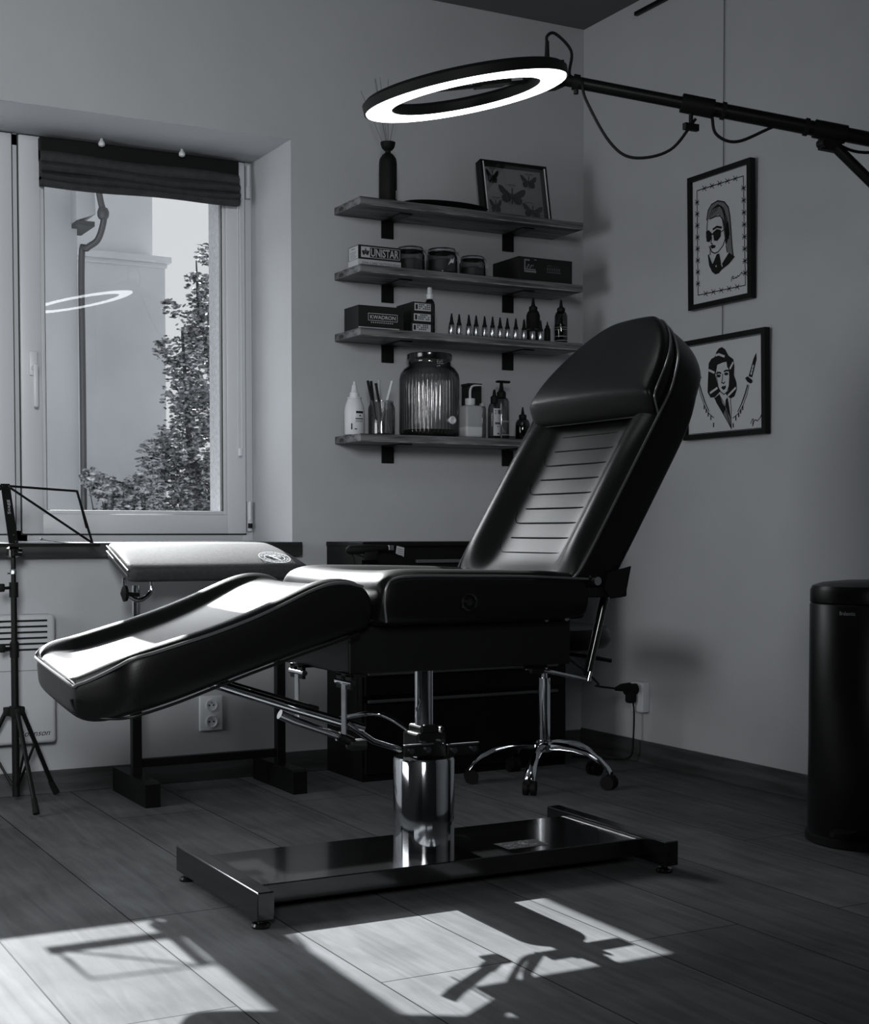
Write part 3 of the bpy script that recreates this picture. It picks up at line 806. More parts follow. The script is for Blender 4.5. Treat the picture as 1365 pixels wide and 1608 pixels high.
# ------------------------------------------------------------------ music stand
ms = thing('music_stand', 'black folding music stand on a tripod in front of the window', 'music stand', (1.172, 5.40, 0))
mx, my = 1.172, 5.40
obj('lower_tube', cyl(B(), (mx, my, .03), (mx, my, .60), .0135, seg=16), M['black'], ms, smooth=True)
obj('middle_tube', cyl(B(), (mx, my, .55), (mx, my, .80), .0112, seg=16), M['black'], ms, smooth=True)
obj('upper_tube', cyl(B(), (mx, my, .78), (mx, my, .93), .009, seg=16), M['black'], ms, smooth=True)
for z in (.565, .785):
    bm = B(); cyl(bm, (mx, my, z - .025), (mx, my, z + .03), .0165, seg=16); c_ = obj('tube_collar', bm, M['matte_black'], ms, smooth=True)
    b = B(); cyl(b, (mx, my, z + .01), (mx - .035, my - .01, z + .01), .006, seg=10); box(b, (mx - .058, my - .018, z - .004), (mx - .034, my - .006, z + .026), .005); obj('thumb_screw', b, M['matte_black'], c_, smooth=True)
b = B(); lathe(b, [(.012, 0), (.012, .012), (.008, .02)], (mx, my, .845), 12); cyl(b, (mx, my, .85), (mx - .022, my, .848), .004, seg=8); obj('stop_screw', b, M['steel'], ms, smooth=True)
bm = B(); cyl(bm, (mx, my, .325), (mx, my, .362), .021, seg=18)
for a in (-88, 32, 152):
    d = V((math.cos(math.radians(a)), math.sin(math.radians(a)), 0)); box(bm, V((mx, my, .34)) + d * .03 - V((.012, .012, .014)), V((mx, my, .34)) + d * .03 + V((.012, .012, .018)), .004)
obj('tripod_hub', bm, M['matte_black'], ms, smooth=True)
for a in (-88, 32, 152):
    d = V((math.cos(math.radians(a)), math.sin(math.radians(a)), 0)); p = V((mx, my, 0))
    R = .275 if a != 152 else .25
    if a == 32: R = .205
    if a == 152: R = .2
    bm = B(); tube(bm, [p + d * .035 + V((0, 0, .34)), p + d * (R - .02) + V((0, 0, .045))], .0085, 10); lgm = obj('leg', bm, M['black'], ms, smooth=True)
    bm = B(); tube(bm, [p + d * (R - .03) + V((0, 0, .06)), p + d * R + V((0, 0, .012))], [.010, .0125], 12); obj('rubber_foot', bm, M['rubber'], lgm, smooth=True)
    bm = B(); tube(bm, [p + d * .013 + V((0, 0, .07)), p + d * (.035 + (R - .055) * .42) + V((0, 0, .34 - .295 * .42))], .005, 8); obj('leg_brace', bm, M['black'], ms, smooth=True)
bm = B(); lathe(bm, [(.012, 0), (.024, .006), (.024, .034), (.014, .04)], (mx, my, .905), 18); cyl(bm, (mx, my, .925), (mx + .03, my - .01, .922), .016, seg=14)
obj('tilt_joint', bm, M['black_gloss'], ms, smooth=True)
# desk: sheet leaning back, z up from the ledge
D0 = V((mx, my - .012, .952)); DU = V((0, .135, .225)).normalized()
dk = Sheet(D0, (1, 0, 0), DU)
bm = B(); b0 = [dk.p(u, v, 0) for u, v in ((-.017, -.02), (.017, -.02), (.017, .262), (-.017, .262))]; prism(bm, b0, dk.n * -.004)
pl = obj('desk_plate', bm, M['black'], ms)
bm = B()
for u, v in ((-.013, .25), (.013, .25), (.004, .04), (.008, .012), (.013, -.008)): cyl(bm, dk.p(u, v, -.001), dk.p(u, v, .003), .0028, seg=8)
obj('rivet', bm, M['steel'], pl)
text('brand_lettering', 'Stagg', Sheet(dk.p(.008, .13, 0), DU, (-1, 0, 0)), 0, 0, .062, .014, M['offwhite'], pl)
def flatbar(p, q, wd=.0085, th=.003):
    p, q = V(p), V(q); d = (q - p).normalized(); s = dk.n.cross(d).normalized()
    return prism(B(), [p + s * wd / 2, p - s * wd / 2, q - s * wd / 2, q + s * wd / 2], dk.n * th)
for sg in (1, -1):
    A = dk.p(sg * .014, .25, .001); T = dk.p(sg * .262, .232, .001); Bt = dk.p(sg * .288, .0, .001)
    bm = flatbar(A, T); obj('desk_arm', bm, M['black'], ms)
    bm = flatbar(T, Bt); obj('desk_arm', bm, M['black'], ms)
    bm = flatbar(dk.p(sg * .016, .24, .004), dk.p(sg * .285, .004, .004)); da = obj('desk_arm', bm, M['black'], ms)
    bm = flatbar(T + dk.n * .004, dk.p(sg * .273, .065, .008), .007); obj('page_holder', bm, M['black'], ms)
    b = B(); cyl(b, T, T + dk.n * .006, .003, seg=8); obj('arm_rivet', b, M['steel'], da)
    bm = B(); box(bm, (mx + (.0 if sg > 0 else -.305), my - .055, .945), (mx + (.305 if sg > 0 else 0), my - .008, .950), .001); box(bm, (mx + (.0 if sg > 0 else -.305), my - .057, .944), (mx + (.305 if sg > 0 else 0), my - .053, .957), .001)
    obj('ledge', bm, M['black'], ms)
bm = B(); tube(bm, [(mx + .20, my - .05, .955), (mx + .12, my - .06, .965), (mx + .085, my - .062, .972)], .0013, 6); cyl(bm, (mx + .088, my - .066, .972), (mx + .088, my - .058, .972), .005, seg=10)
obj('page_wire', bm, M['steel'], ms)

# ------------------------------------------------------------------ wall heater and sockets
ht = thing('wall_heater', 'white electric convector heater on the wall under the window', 'heater', (1.0, 5.53, .2))
bm = B(); box(bm, (.60, 5.497, .204), (1.347, 5.576, .690), .016, 3); obj('body', bm, M['white2'], ht, smooth=True)
hs = Sheet((.60, 5.4965, .204), (1, 0, 0), (0, 0, 1))
for k in range(6):
    bm = B(); z = .352 + k * .0215; box(bm, (.66, 5.494, .204 + z), (1.315, 5.499, .204 + z + .007), .001); obj('vent_slot', bm, M['ink'], ht)
bm = B(); box(bm, (.606, 5.4955, .480), (1.343, 5.498, .4825)); obj('seam', bm, M['grey'], ht)
text('brand_lettering', 'Rohnson', hs, .606, .030, .722, .052, M['ink'], ht, shear=.35)

def socket(name, label, cx, cz, n=2, on_right=False):
    s = thing(name, label, 'socket', (cx, YB, cz) if not on_right else (XR, cx, cz))
    return s
sk = thing('double_socket', 'white double power socket on the wall under the window sill, behind the arm rest stand', 'socket', (1.984, YB, .27))
bm = B(); box(bm, (1.934, YB - .012, .198), (2.034, YB + .001, .340), .006, 3); obj('cover_plate', bm, M['white'], sk, smooth=True)
for z in (.302, .236):
    bm = B(); lathe(bm, [(.026, 0), (.026, .004), (.021, .005), (.020, -.003), (.0, -.004)], (0, 0, 0), 28)
    bmesh.ops.rotate(bm, verts=bm.verts, cent=(0, 0, 0), matrix=Matrix.Rotation(math.radians(90), 3, 'X')); bmesh.ops.translate(bm, verts=bm.verts, vec=(1.984, YB - .0125, z))
    so2 = obj('outlet', bm, M['white'], sk, smooth=True)
    bm = B()
    for dx in (-.009, .009): cyl(bm, (1.984 + dx, YB - .0125, z), (1.984 + dx, YB - .0145, z), .0034, seg=10)
    obj('pin_hole', bm, M['ink'], so2); obj('earth_pin', cyl(B(), (1.984, YB - .012, z + .011), (1.984, YB - .020, z + .011), .0026, seg=8), M['steel'], so2)

sk2 = thing('wall_socket', 'white double power socket low on the right wall with black plugs in it', 'socket', (XR, 5.095, .287))
bm = B(); box(bm, (XR - .04, 5.055, .222), (XR + .001, 5.137, .352), .006, 3); obj('cover_plate', bm, M['white'], sk2, smooth=True)
pg = thing('power_plug', 'black plug in the socket on the right wall, its cord hanging to the floor', 'plug', (XR - .06, 5.10, .32))
bm = B(); tube(bm, [(XR - .041, 5.10, .322), (XR - .062, 5.10, .322), (XR - .075, 5.10, .318), (XR - .10, 5.10, .31)], [.024, .024, .02, .012], 16); box(bm, (XR - .09, 5.082, .262), (XR - .045, 5.118, .318), .012); obj('plug_body', bm, M['rubber'], pg, smooth=True)
bm = B(); tube(bm, [(XR - .058, 5.10, .27), (XR - .05, 5.10, .23), (XR - .052, 5.10, .12), (XR - .06, 5.11, .03), (XR - .09, 5.2, .008), (XR - .2, 5.35, .008)], .0038, 8, n=6); obj('cord', bm, M['rubber'], pg, smooth=True)
pg2 = thing('extension_lead', 'black lead plugged in the right wall socket, running left to the chair', 'cable', (XR - .1, 5.08, .34))
bm = B(); tube(bm, [(XR - .095, 5.072, .34), (XR - .15, 5.05, .338), (XR - .19, 5.04, .335)], [.015, .017, .008], 12); obj('plug_body', bm, M['rubber'], pg2, smooth=True)
bm = B(); tube(bm, [(XR - .185, 5.04, .336), (XR - .33, 4.98, .36), (XR - .5, 4.72, .40), (XR - .7, 4.5, .47), (XR - 1.0, 4.2, .57)], .0042, 8, n=6); obj('cord', bm, M['rubber'], pg2, smooth=True)

# ------------------------------------------------------------------ drawer cabinet behind the chair
cb_ = thing('drawer_cabinet', 'black drawer cabinet against the back wall behind the chair', 'cabinet', (2.98, 5.37, 0))
CF, CX0, CX1 = 5.212, 2.492, 3.458
bm = B(); box(bm, (CX0, CF + .012, .0), (CX1, 5.562, .955)); obj('body', bm, M['cabinet'], cb_)
bm = B(); box(bm, (CX0 - .004, CF - .004, .940), (CX1 + .004, 5.562, .958), .003); obj('top_panel', bm, M['cabinet'], cb_)
for k, (z0, z1) in enumerate(((.03, .315), (.345, .425), (.455, .66), (.67, .87))):
    bm = B(); box(bm, (CX0 + .008, CF - .004, z0), (CX1 - .008, CF + .014, z1), .003); dr = obj('drawer', bm, M['cabinet'], cb_)
    if k in (0, 1):
        b = B(); box(b, (CX0 + .02, CF - .012, z1 + .001), (CX1 - .05, CF + .004, z1 + .013), .002); obj('drawer_pull', b, M['dull_steel'], dr)
    if k == 3:
        b = B(); box(b, (CX0 + .235, CF - .012, z1 + .003), (CX1 - .05, CF + .004, z1 + .017), .002); obj('drawer_pull', b, M['dull_steel'], dr)
cs = Sheet((CX0, CF - .0045, 0), (1, 0, 0), (0, 0, 1))
bm = B(); prism(bm, [cs.p(u, v, .001) for u, v in ((.142, .912), (.178, .898), (.18, .935), (.146, .943))], (0, -.001, 0)); obj('note_card', bm, M['cardwhite'], cb_, label='small pale card stuck on the front')
bm = B()
for k in range(4): cs.line(bm, [(.149, .931 - .008 * k), (.174, .926 - .008 * k)], .0018, .0035)
obj('card_print', bm, M['dgrey'], cb_)
# tattoo machine on its cable beside the cabinet
tm = thing('tattoo_machine', 'small black tattoo machine hooked on the left front edge of the cabinet', 'tattoo machine', (2.47, 5.17, .92))
bm = B(); tube(bm, [(2.395, 5.165, .927), (2.41, 5.165, .928), (2.50, 5.165, .931), (2.545, 5.165, .934), (2.60, 5.165, .936)], [.006, .018, .018, .012, .007], 16); obj('grip', bm, M['matte_black'], tm, smooth=True)
bm = B(); box(bm, (2.47, 5.15, .885), (2.53, 5.19, .925), .008); obj('motor_housing', bm, M['matte_black'], tm, smooth=True)
bm = B(); tube(bm, [(2.42, 5.165, .915), (2.43, 5.165, .89), (2.435, 5.165, .83), (2.44, 5.17, .6), (2.45, 5.18, .3)], .0035, 8, n=5); tube(bm, [(2.44, 5.165, .912), (2.47, 5.16, .90), (2.50, 5.16, .895)], .003, 8); obj('cord', bm, M['rubber'], tm, smooth=True)
obj('clip', box(B(), (2.578, 5.155, .925), (2.60, 5.175, .945), .002), M['steel'], tm)

# ------------------------------------------------------------------ rolling stool
stl = thing('rolling_stool', 'rolling stool with chrome five-star base, mostly hidden behind the chair', 'stool', (3.125, 4.875, 0))
sx, sy = 3.125, 4.875
bm = B(); lathe(bm, [(.0, .535), (.20, .535), (.245, .545), (.262, .57), (.262, .60), (.25, .622), (.2, .632), (.0, .634)], (sx, sy, 0), 40); obj('seat', bm, M['leather'], stl, smooth=True)
bm = B(); cyl(bm, (sx, sy, .17), (sx, sy, .42), .026, seg=28); obj('gas_lift_cover', bm, M['chrome'], stl, smooth=True)
bm = B(); cyl(bm, (sx, sy, .41), (sx, sy, .53), .014, seg=20); obj('gas_lift', bm, M['chrome'], stl, smooth=True)
bm = B(); box(bm, (sx - .09, sy - .07, .515), (sx + .09, sy + .07, .537), .005); obj('mechanism', bm, M['black'], stl)
bm = B(); lathe(bm, [(.03, .125), (.04, .13), (.042, .155), (.034, .163), (.034, .172)], (sx, sy, 0), 28); obj('hub', bm, M['chrome'], stl, smooth=True)
bm = B(); tube(bm, [(sx + .05, sy - .04, .52), (sx + .17, sy - .10, .50), (sx + .235, sy - .13, .487)], .008, 8); obj('height_lever', bm, M['black'], stl)
for a in (155, 227, 299, 11, 83):
    d = V((math.cos(math.radians(a)), math.sin(math.radians(a)), 0)); q = V((-d.y, d.x, 0)); p = V((sx, sy, 0))
    bm = B(); secs = []
    for r, z, wd, th in ((.03, .145, .020, .020), (.08, .150, .020, .016), (.14, .147, .019, .014), (.20, .134, .019, .013), (.25, .110, .020, .013), (.285, .080, .021, .012), (.298, .062, .020, .010)):
        secs.append([p + d * r + q * wd * c + V((0, 0, z + th * s)) for c, s in ((-1, -.6), (-.75, .5), (0, 1), (.75, .5), (1, -.6), (0, -.3))])
    loft(bm, secs); lgo = obj('leg', bm, M['chrome'], stl, smooth=True, angle=50)
    c = p + d * .295
    bm = B(); cyl(bm, c + V((0, 0, .05)), c + V((0, 0, .07)), .008, seg=10)
    cc = c + V((0, 0, .028)) + d * -.006
    cyl(bm, cc - q * .024, cc - q * .006, .028, seg=22); cyl(bm, cc + q * .006, cc + q * .024, .028, seg=22); cyl(bm, cc - q * .01, cc + q * .01, .018, seg=16); box(bm, c + V((-.016, -.016, .036)), c + V((.016, .016, .06)), .008)
    obj('caster', bm, M['matte_black'], stl, smooth=True)

# ------------------------------------------------------------------ pedal bin
bn = thing('pedal_bin', 'tall black round pedal bin by the right wall', 'bin', (3.462, 3.462, 0))
bx, by = 3.462, 3.462
bm = B(); lathe(bm, [(.186, .022), (.188, .03), (.188, .765), (.184, .770)], (bx, by, 0), 64); bd = obj('body', bm, M['bin'], bn, smooth=True)
bm = B(); lathe(bm, [(.19, 0), (.196, .004), (.196, .026), (.187, .032)], (bx, by, 0), 64); obj('base_ring', bm, M['matte_black'], bn, smooth=True)
bm = B(); lathe(bm, [(.183, .770), (.187, .774), (.187, .812), (.180, .826), (.15, .836), (.08, .843), (0, .845)], (bx, by, 0), 64); obj('lid', bm, M['bin'], bn, smooth=True)
da_ = math.radians(205)
dd = V((math.cos(da_), math.sin(da_), 0)); dq = V((-dd.y, dd.x, 0))
bm = B(); pts = []
for r, wd in ((.16, .035), (.215, .038), (.245, .03), (.255, .012)): pts.append((r, wd))
top = [V((bx, by, .050)) + dd * r + dq * wd for r, wd in pts] + [V((bx, by, .050)) + dd * r - dq * wd for r, wd in pts[::-1]]
prism(bm, top, (0, 0, .014)); obj('pedal', bm, M['matte_black'], bn)
bs_a = math.atan2(-.86, -.5)
class BinSheet(Sheet):
    def p(s, u, v, h=0):
        a = math.radians(188) + u / .188
        return V((bx + (.188 + h) * math.cos(a), by + (.188 + h) * math.sin(a), v))
text('brand_lettering', 'Brabantia', BinSheet((0, 0, 0), (1, 0, 0), (0, 0, 1)), .028, .738, .078, .750, M['offwhite'], bn)

# ------------------------------------------------------------------ shelves
SH = {'top': 2.342, 'second': 2.073, 'third': 1.820, 'bottom': 1.395}
for nm, z in SH.items():
    s = thing('wall_shelf', {'top': 'topmost of the four dark wooden wall shelves', 'second': 'second wooden wall shelf from the top, holding the clip-top jars', 'third': 'third wooden wall shelf from the top, holding the ink bottles', 'bottom': 'lowest of the four wooden wall shelves, half hidden by the chair'}[nm], 'shelf', (3.07, YB, z), 'wooden wall shelves')
    bm = B(); box(bm, (2.536, 5.328, z - .031), (3.612, YB, z), .003); sbo = obj('board', bm, M['shelf'], s)
    bm = B(); box(bm, (2.5355, 5.3274, z - .0313), (3.6125, 5.3300, z - .0270), .0008); obj('edge_highlight', bm, M['highlight'], sbo, label='pale highlight along the front edge')  # pale strip paints a highlight along the lower front edge
    for x in (2.782, 3.378):
        bm = B(); box(bm, (x - .029, 5.571, z - .105), (x + .029, YB, z - .03), .001); box(bm, (x - .029, 5.40, z - .036), (x + .029, YB, z - .0305), .001); obj('bracket', bm, M['black'], s)

# top shelf
z = SH['top'] + .0005
df = thing('reed_diffuser', 'tall matte black reed diffuser bottle with thin reeds on the top shelf', 'reed diffuser', (2.70, 5.41, z))
bm = B(); lathe(bm, [(.036, 0), (.037, .004), (.037, .165), (.034, .183), (.022, .200), (.012, .207), (.0115, .216), (.018, .219), (.026, .228), (.0305, .243), (.031, .250), (.026, .250), (.018, .228), (0, .226)], (2.703, 5.41, z), 32); obj('bottle', bm, M['matte_black'], df, smooth=True)
obj('front_label', box(B(), (2.722, 5.372, z + .015), (2.728, 5.3775, z + .05)), M['grey'], df)
for ex, ey, ez in ((2.585, 5.42, .445), (2.638, 5.40, .495), (2.652, 5.42, .505), (2.662, 5.40, .505), (2.71, 5.42, .51), (2.755, 5.40, .50), (2.765, 5.42, .498)):
    b0 = V((2.703 + (2.703 - ex) * .12, 5.41, z + .17)); e = V((ex, ey, z + ez))
    obj('reed', tube(B(), [b0, e], .0013, 6), M['reed'], df)
py = thing('oval_tray', 'flat black oval tray lying on the top shelf', 'tray', (2.98, 5.43, z))
bm = B(); R_ = []
for k in range(48):
    t = 2 * math.pi * k / 48; R_.append((math.cos(t), math.sin(t)))
secs = [[(2.985 + .16 * a, 5.43 + .075 * b, z) for a, b in R_], [(2.985 + .195 * a, 5.43 + .095 * b, z + .02) for a, b in R_], [(2.985 + .20 * a, 5.43 + .10 * b, z + .024) for a, b in R_], [(2.985 + .19 * a, 5.43 + .09 * b, z + .022) for a, b in R_], [(2.985 + .155 * a, 5.43 + .07 * b, z + .006) for a, b in R_]]
loft(bm, secs); obj('dish', bm, M['black_gloss'], py, smooth=True)
# butterfly case: leans on the wall
bf = thing('butterfly_case', 'glazed black display case with five pinned butterflies leaning on the wall', 'display case', (3.31, 5.45, z))
tilt = math.radians(11)
fo = V((3.165, 5.405, z + .002)); fx = V((1, -.05, 0)).normalized(); fu = V((0, math.sin(tilt), math.cos(tilt)))
fs = Sheet(fo, fx, fu); fw, fh_ = .325, .252
def slab(bm, s, u0, v0, u1, v1, h0, h1): prism(bm, [s.p(u, v, h0) for u, v in ((u0, v0), (u1, v0), (u1, v1), (u0, v1))], s.n * (h1 - h0))
bm = B(); fw_ = .012
for q in ((0, 0, fw, fw_), (0, fh_ - fw_, fw, fh_), (0, 0, fw_, fh_), (fw - fw_, 0, fw, fh_)): slab(bm, fs, *q, -.045, .0)
obj('case_frame', bm, M['black'], bf)
bm = B(); slab(bm, fs, .004, .004, fw - .004, fh_ - .004, -.045, -.04); obj('backing', bm, M['board'], bf)
bm = B(); slab(bm, fs, .010, .010, .0145, fh_ - .008, -.002, .0025); slab(bm, fs, fw - .0145, .010, fw - .010, fh_ - .012, -.002, .0025); obj('edge_strip', bm, M['white'], bf)
bm = B(); slab(bm, fs, .012, .012, fw - .012, fh_ - .012, -.006, -.004); obj('glazing', bm, M['glass'], bf)
def butterfly(cx, cy, sc, rot, narrow=1.):
    bmx = B()
    wing = [(.0, .012), (.10, .05), (.34, .24), (.46, .26), (.47, .16), (.40, .02), (.30, -.05), (.36, -.12), (.33, -.26), (.2, -.30), (.07, -.24), (.0, -.1)]
    ca, sa = math.cos(rot), math.sin(rot)
    for sg in (1, -1):
        pts = []
        for a, b in wing:
            a *= sg * sc * narrow; b *= sc
            pts.append((cx + a * ca - b * sa, cy + a * sa + b * ca))
        if sg < 0: pts = pts[::-1]
        fs.poly(bmx, pts, -.028)
    fs.line(bmx, [(cx + sa * .3 * sc, cy - ca * .3 * sc), (cx - sa * .2 * sc, cy + ca * .2 * sc)], .05 * sc, -.026)
    for sg in (1, -1): fs.line(bmx, [(cx - sa * .2 * sc, cy + ca * .2 * sc), (cx - sa * .33 * sc + sg * .1 * sc * ca, cy + ca * .33 * sc)], .012 * sc, -.026)
    return bmx
for cx, cy, sc, rot, nr in ((.067, .195, .105, -.05, .62), (.245, .188, .10, -.05, .85), (.155, .118, .135, -.1, 1.05), (.07, .062, .10, 0, .62), (.25, .055, .105, -.12, 1.0)):
    obj('butterfly', butterfly(cx, cy, sc, rot, nr), M['ink'], bf)
bm = B()
for u, v in ((.06, .232), (.235, .222), (.145, .165), (.06, .10), (.22, .092)): fs.rect(bm, u, v, u + .04, v + .004, -.037)
obj('name_slip', bm, M['dgrey'], bf)

# second shelf
z = SH['second'] + .0005
ub = thing('film_carton', 'white and black carton of tattoo film at the left end of the second shelf', 'carton', (2.64, 5.40, z))
ux0, ux1, uy0, uy1, uh = 2.545, 2.738, 5.362, 5.46, .083
obj('carton_base', box(B(), (ux0, uy0, z), (ux1, uy1, z + .026)), M['cardwhite'], ub)
bm = B(); box(bm, (ux0 + .002, uy0, z + .026), (ux1, uy1, z + uh)); obj('carton_lid', bm, M['card'], ub)
us = Sheet((ux0, uy0, z), (1, 0, 0), (0, 0, 1))
bm = B(); us.rect(bm, .012, .034, .052, .076); us.box_outline(bm, .013, .0345, .187, .0755, .0022, .0005)
u_ = obj('lid_panel', bm, M['cardwhite'], ub)
bm = B(); sp = []
for k in range(10):
    r = .018 if k % 2 == 0 else .0075; t = math.pi / 2 + k * math.pi / 5; sp.append((.032 + r * math.cos(t), .055 + r * math.sin(t)))
us.poly(bm, sp, .0012); obj('star', bm, M['dgrey'], ub)
text('brand_lettering', 'UNISTAR', us, .056, .0385, .182, .0715, M['cardwhite'], ub, bold=.02)
text('product_lettering', 'SEMI-CARE TATTOO FILM', us, .016, .0065, .186, .0165, M['dgrey'], ub)
ul = Sheet((ux0 + .0015, uy1, z), (0, -1, 0), (0, 0, 1))
bm = B(); ul.rect(bm, .006, .028, .094, .08); obj('side_panel', bm, M['cardwhite'], ub)
bm = B()
ul.rect(bm, .03, .068, .065, .073, .001)
for k in range(7): ul.rect(bm, .02, .056 - .006 * k, .08 - .006 * (k % 3), .0585 - .006 * k, .001)
obj('side_print', bm, M['grey'], ub)

def clip_jar(x, y, r, h, label, fill):
    j = thing('clip_top_jar', label, 'jar', (x, y, z), 'clip-top jars on the second shelf')
    bm = B(); lathe(bm, [(r * .9, 0), (r, .006), (r, h * .62), (r * .93, h * .72), (r * .82, h * .78), (r * .82, h * .83)], (x, y, z), 36); jo = obj('glass_body', bm, M['thin_glass'], j, smooth=True)
    bm = B(); lathe(bm, [(r * .80, h * .835), (r * .86, h * .85), (r * .86, h * .92), (r * .6, h * .97), (0, h * .985)], (x, y, z), 32); obj('glass_lid', bm, M['thin_glass'], j, smooth=True)
    bm = B()
    for k in (.80, .865): tube(bm, [(x + r * .88 * math.cos(t * math.pi / 12), y + r * .88 * math.sin(t * math.pi / 12), z + h * k) for t in range(24)], .0021, 8, closed=True)
    a = math.radians(-12)
    c, s = math.cos(a), math.sin(a)
    tube(bm, [(x + r * .9 * c, y + r * .9 * s, z + h * .88), (x + r * 1.12 * c, y + r * 1.12 * s, z + h * .8), (x + r * 1.18 * c, y + r * 1.18 * s, z + h * .62), (x + r * 1.22 * c, y + r * 1.22 * s, z + h * .48)], .0018, 6, n=3)
    tube(bm, [(x + r * .9 * c, y + r * .9 * s - .008, z + h * .8), (x + r * 1.1 * c, y + r * 1.1 * s - .008, z + h * .7), (x + r * 1.05 * c, y + r * 1.05 * s - .008, z + h * .9)], .0018, 6)
    obj('wire_clasp', bm, M['steel'], j, smooth=True)
    bm = B(); lathe(bm, [(r * .86, .005), (r * .92, .01), (r * .9, h * fill), (r * .5, h * fill + .006), (0, h * fill + .004)], (x, y, z), 24); obj('contents', bm, M['dgrey'], j, smooth=True)
    obj('lid_ring', tube(B(), [(x + r * .84 * math.cos(t * math.pi / 12), y + r * .84 * math.sin(t * math.pi / 12), z + h * .835) for t in range(24)], .003, 8, closed=True), M['offwhite'], j)
    return j
clip_jar(2.806, 5.41, .060, .108, 'clip-top glass jar beside the white carton, leftmost of three', .45)
j2 = clip_jar(2.952, 5.405, .066, .114, 'largest clip-top glass jar, in the middle of the three', .5)
bm = B(); Sheet((2.945, 5.3385, z + .03), (1, 0, 0), (0, 0, 1)).poly(bm, [(0, 0), (.016, .03), (.02, .022), (.03, .034), (.026, .01), (.014, .012)], .0005); obj('tape_mark', bm, M['white'], j2)
clip_jar(3.10, 5.405, .056, .094, 'small clip-top glass jar next to the black carton, rightmost of three', .4)
bc = thing('black_carton', 'flat wide black carton with small printed labels at the right end of the second shelf', 'carton', (3.43, 5.44, z))
bm = B(); box(bm, (3.292, 5.345, z), (3.566, 5.56, z + .100), .001); obj('carton_body', bm, M['card'], bc)
bs = Sheet((3.292, 5.3445, z), (1, 0, 0), (0, 0, 1))
bm = B(); bs.rect(bm, .028, .035, .034, .09); bs.rect(bm, .03, .035, .088, .043); bs.rect(bm, .032, .046, .085, .050); bs.rect(bm, .034, .084, .055, .09); bs.rect(bm, .078, .088, .09, .0915)
bs.line(bm, [(.04, .053), (.052, .066), (.048, .068)], .004); bs.line(bm, [(.056, .054), (.066, .066), (.074, .064)], .004); obj('label_print', bm, M['grey'], bc)
bm = B(); bs.rect(bm, .142, .040, .214, .046); bs.rect(bm, .144, .068, .165, .072); bs.rect(bm, .17, .069, .205, .0705)
for k in range(6): bs.rect(bm, .143 + k * .0118, .049, .151 + k * .0118, .0625)
obj('price_print', bm, M['dgrey'], bc)

# third shelf
z = SH['third'] + .0005
kb = thing('cartridge_carton', 'black carton of needle cartridges with boxed silver lettering on the left of the third shelf', 'carton', (2.65, 5.42, z))
bm = B(); box(bm, (2.546, 5.365, z), (2.752, 5.50, z + .095), .001); obj('carton_body', bm, M['card'], kb)
ks = Sheet((2.546, 5.3645, z), (1, 0, 0), (0, 0, 1))
bm = B(); ks.box_outline(bm, .044, .036, .176, .064, .002); ks.rect(bm, .0, .004, .185, .008)
for k in range(11): ks.rect(bm, .056 + k * .0095, .026, .061 + k * .0095, .030)
obj('label_outline', bm, M['silver_print'], kb)
text('brand_lettering', 'KWADRON', ks, .052, .0425, .168, .0575, M['silver_print'], kb, bold=.015)
for k in range(3):
    zz = z + k * .0425
    pk = thing('cartridge_pack', ('lowest', 'middle one', 'topmost')[k] + ' of the stacked small black cartridge packs with silver end labels', 'box', (2.84, 5.43, zz), 'stacked cartridge packs')
    dx = (-.006, .0, .003)[k]
    bm = B(); box(bm, (2.794 + dx, 5.368, zz), (2.884, 5.52, zz + .042), .0008); obj('pack_body', bm, M['card'], pk)
    s_ = Sheet((2.794 + dx, 5.3675, zz), (1, 0, 0), (0, 0, 1)); wd = 2.884 - 2.794 - dx
    bm = B(); s_.rect(bm, .006, .006, wd - .005, .036); obj('end_label', bm, M['silver_print'], pk)
    bm = B(); s_.rect(bm, .011, .011, .021, .031, .0012)
    for r in range(3):
        for c in range(6):
            if (r * 7 + c * 3 + k) % 5: s_.rect(bm, .027 + c * .009, .012 + r * .008, .033 + c * .009, .017 + r * .008, .0012)
    obj('label_print', bm, M['card'], pk)
sb = thing('spray_bottle', 'slim dark spray bottle with a white pump top on the third shelf', 'bottle', (2.905, 5.43, z))
bm = B(); lathe(bm, [(.021, 0), (.0225, .004), (.0225, .128), (.018, .142), (.012, .15), (.012, .155)], (2.908, 5.43, z), 24); obj('bottle', bm, M['dark_glass'], sb, smooth=True)
obj('liquid', cyl(B(), (2.908, 5.43, z + .003), (2.908, 5.43, z + .085), .0205, seg=20), M['ink'], sb)
bm = B(); lathe(bm, [(.015, .152), (.0155, .172), (.011, .174), (.0095, .198), (.008, .201)], (2.908, 5.43, z), 20); obj('pump', bm, M['white'], sb, smooth=True)

ORD = ['first', 'second', 'third', 'fourth', 'fifth', 'sixth', 'seventh', 'eighth', 'ninth', 'tenth', 'eleventh', 'twelfth']
def ink_bottle(loc, label):
    t = thing('ink_bottle', label, 'ink bottle', loc, 'small ink bottles in a row on the third shelf')
    bm = B(); lathe(bm, [(.0115, 0), (.0125, .002), (.0125, .040), (.011, .044)], loc, 18); obj('glass_body', bm, M['silverlabel'], t, smooth=True)
    bm = B(); lathe(bm, [(.0105, .043), (.0105, .052), (.008, .056), (.0035, .088), (.0025, .092), (0, .0925)], loc, 16); obj('cone_cap', bm, M['matte_black'], t, smooth=True)
    return t
xs = [2.984, 3.022, 3.066, 3.103, 3.146, 3.182, 3.221, 3.259, 3.298, 3.341, 3.386, 3.424]
p0_ = ink_bottle((xs[0], 5.378, z), 'first small black-capped ink bottle from the left in the row')
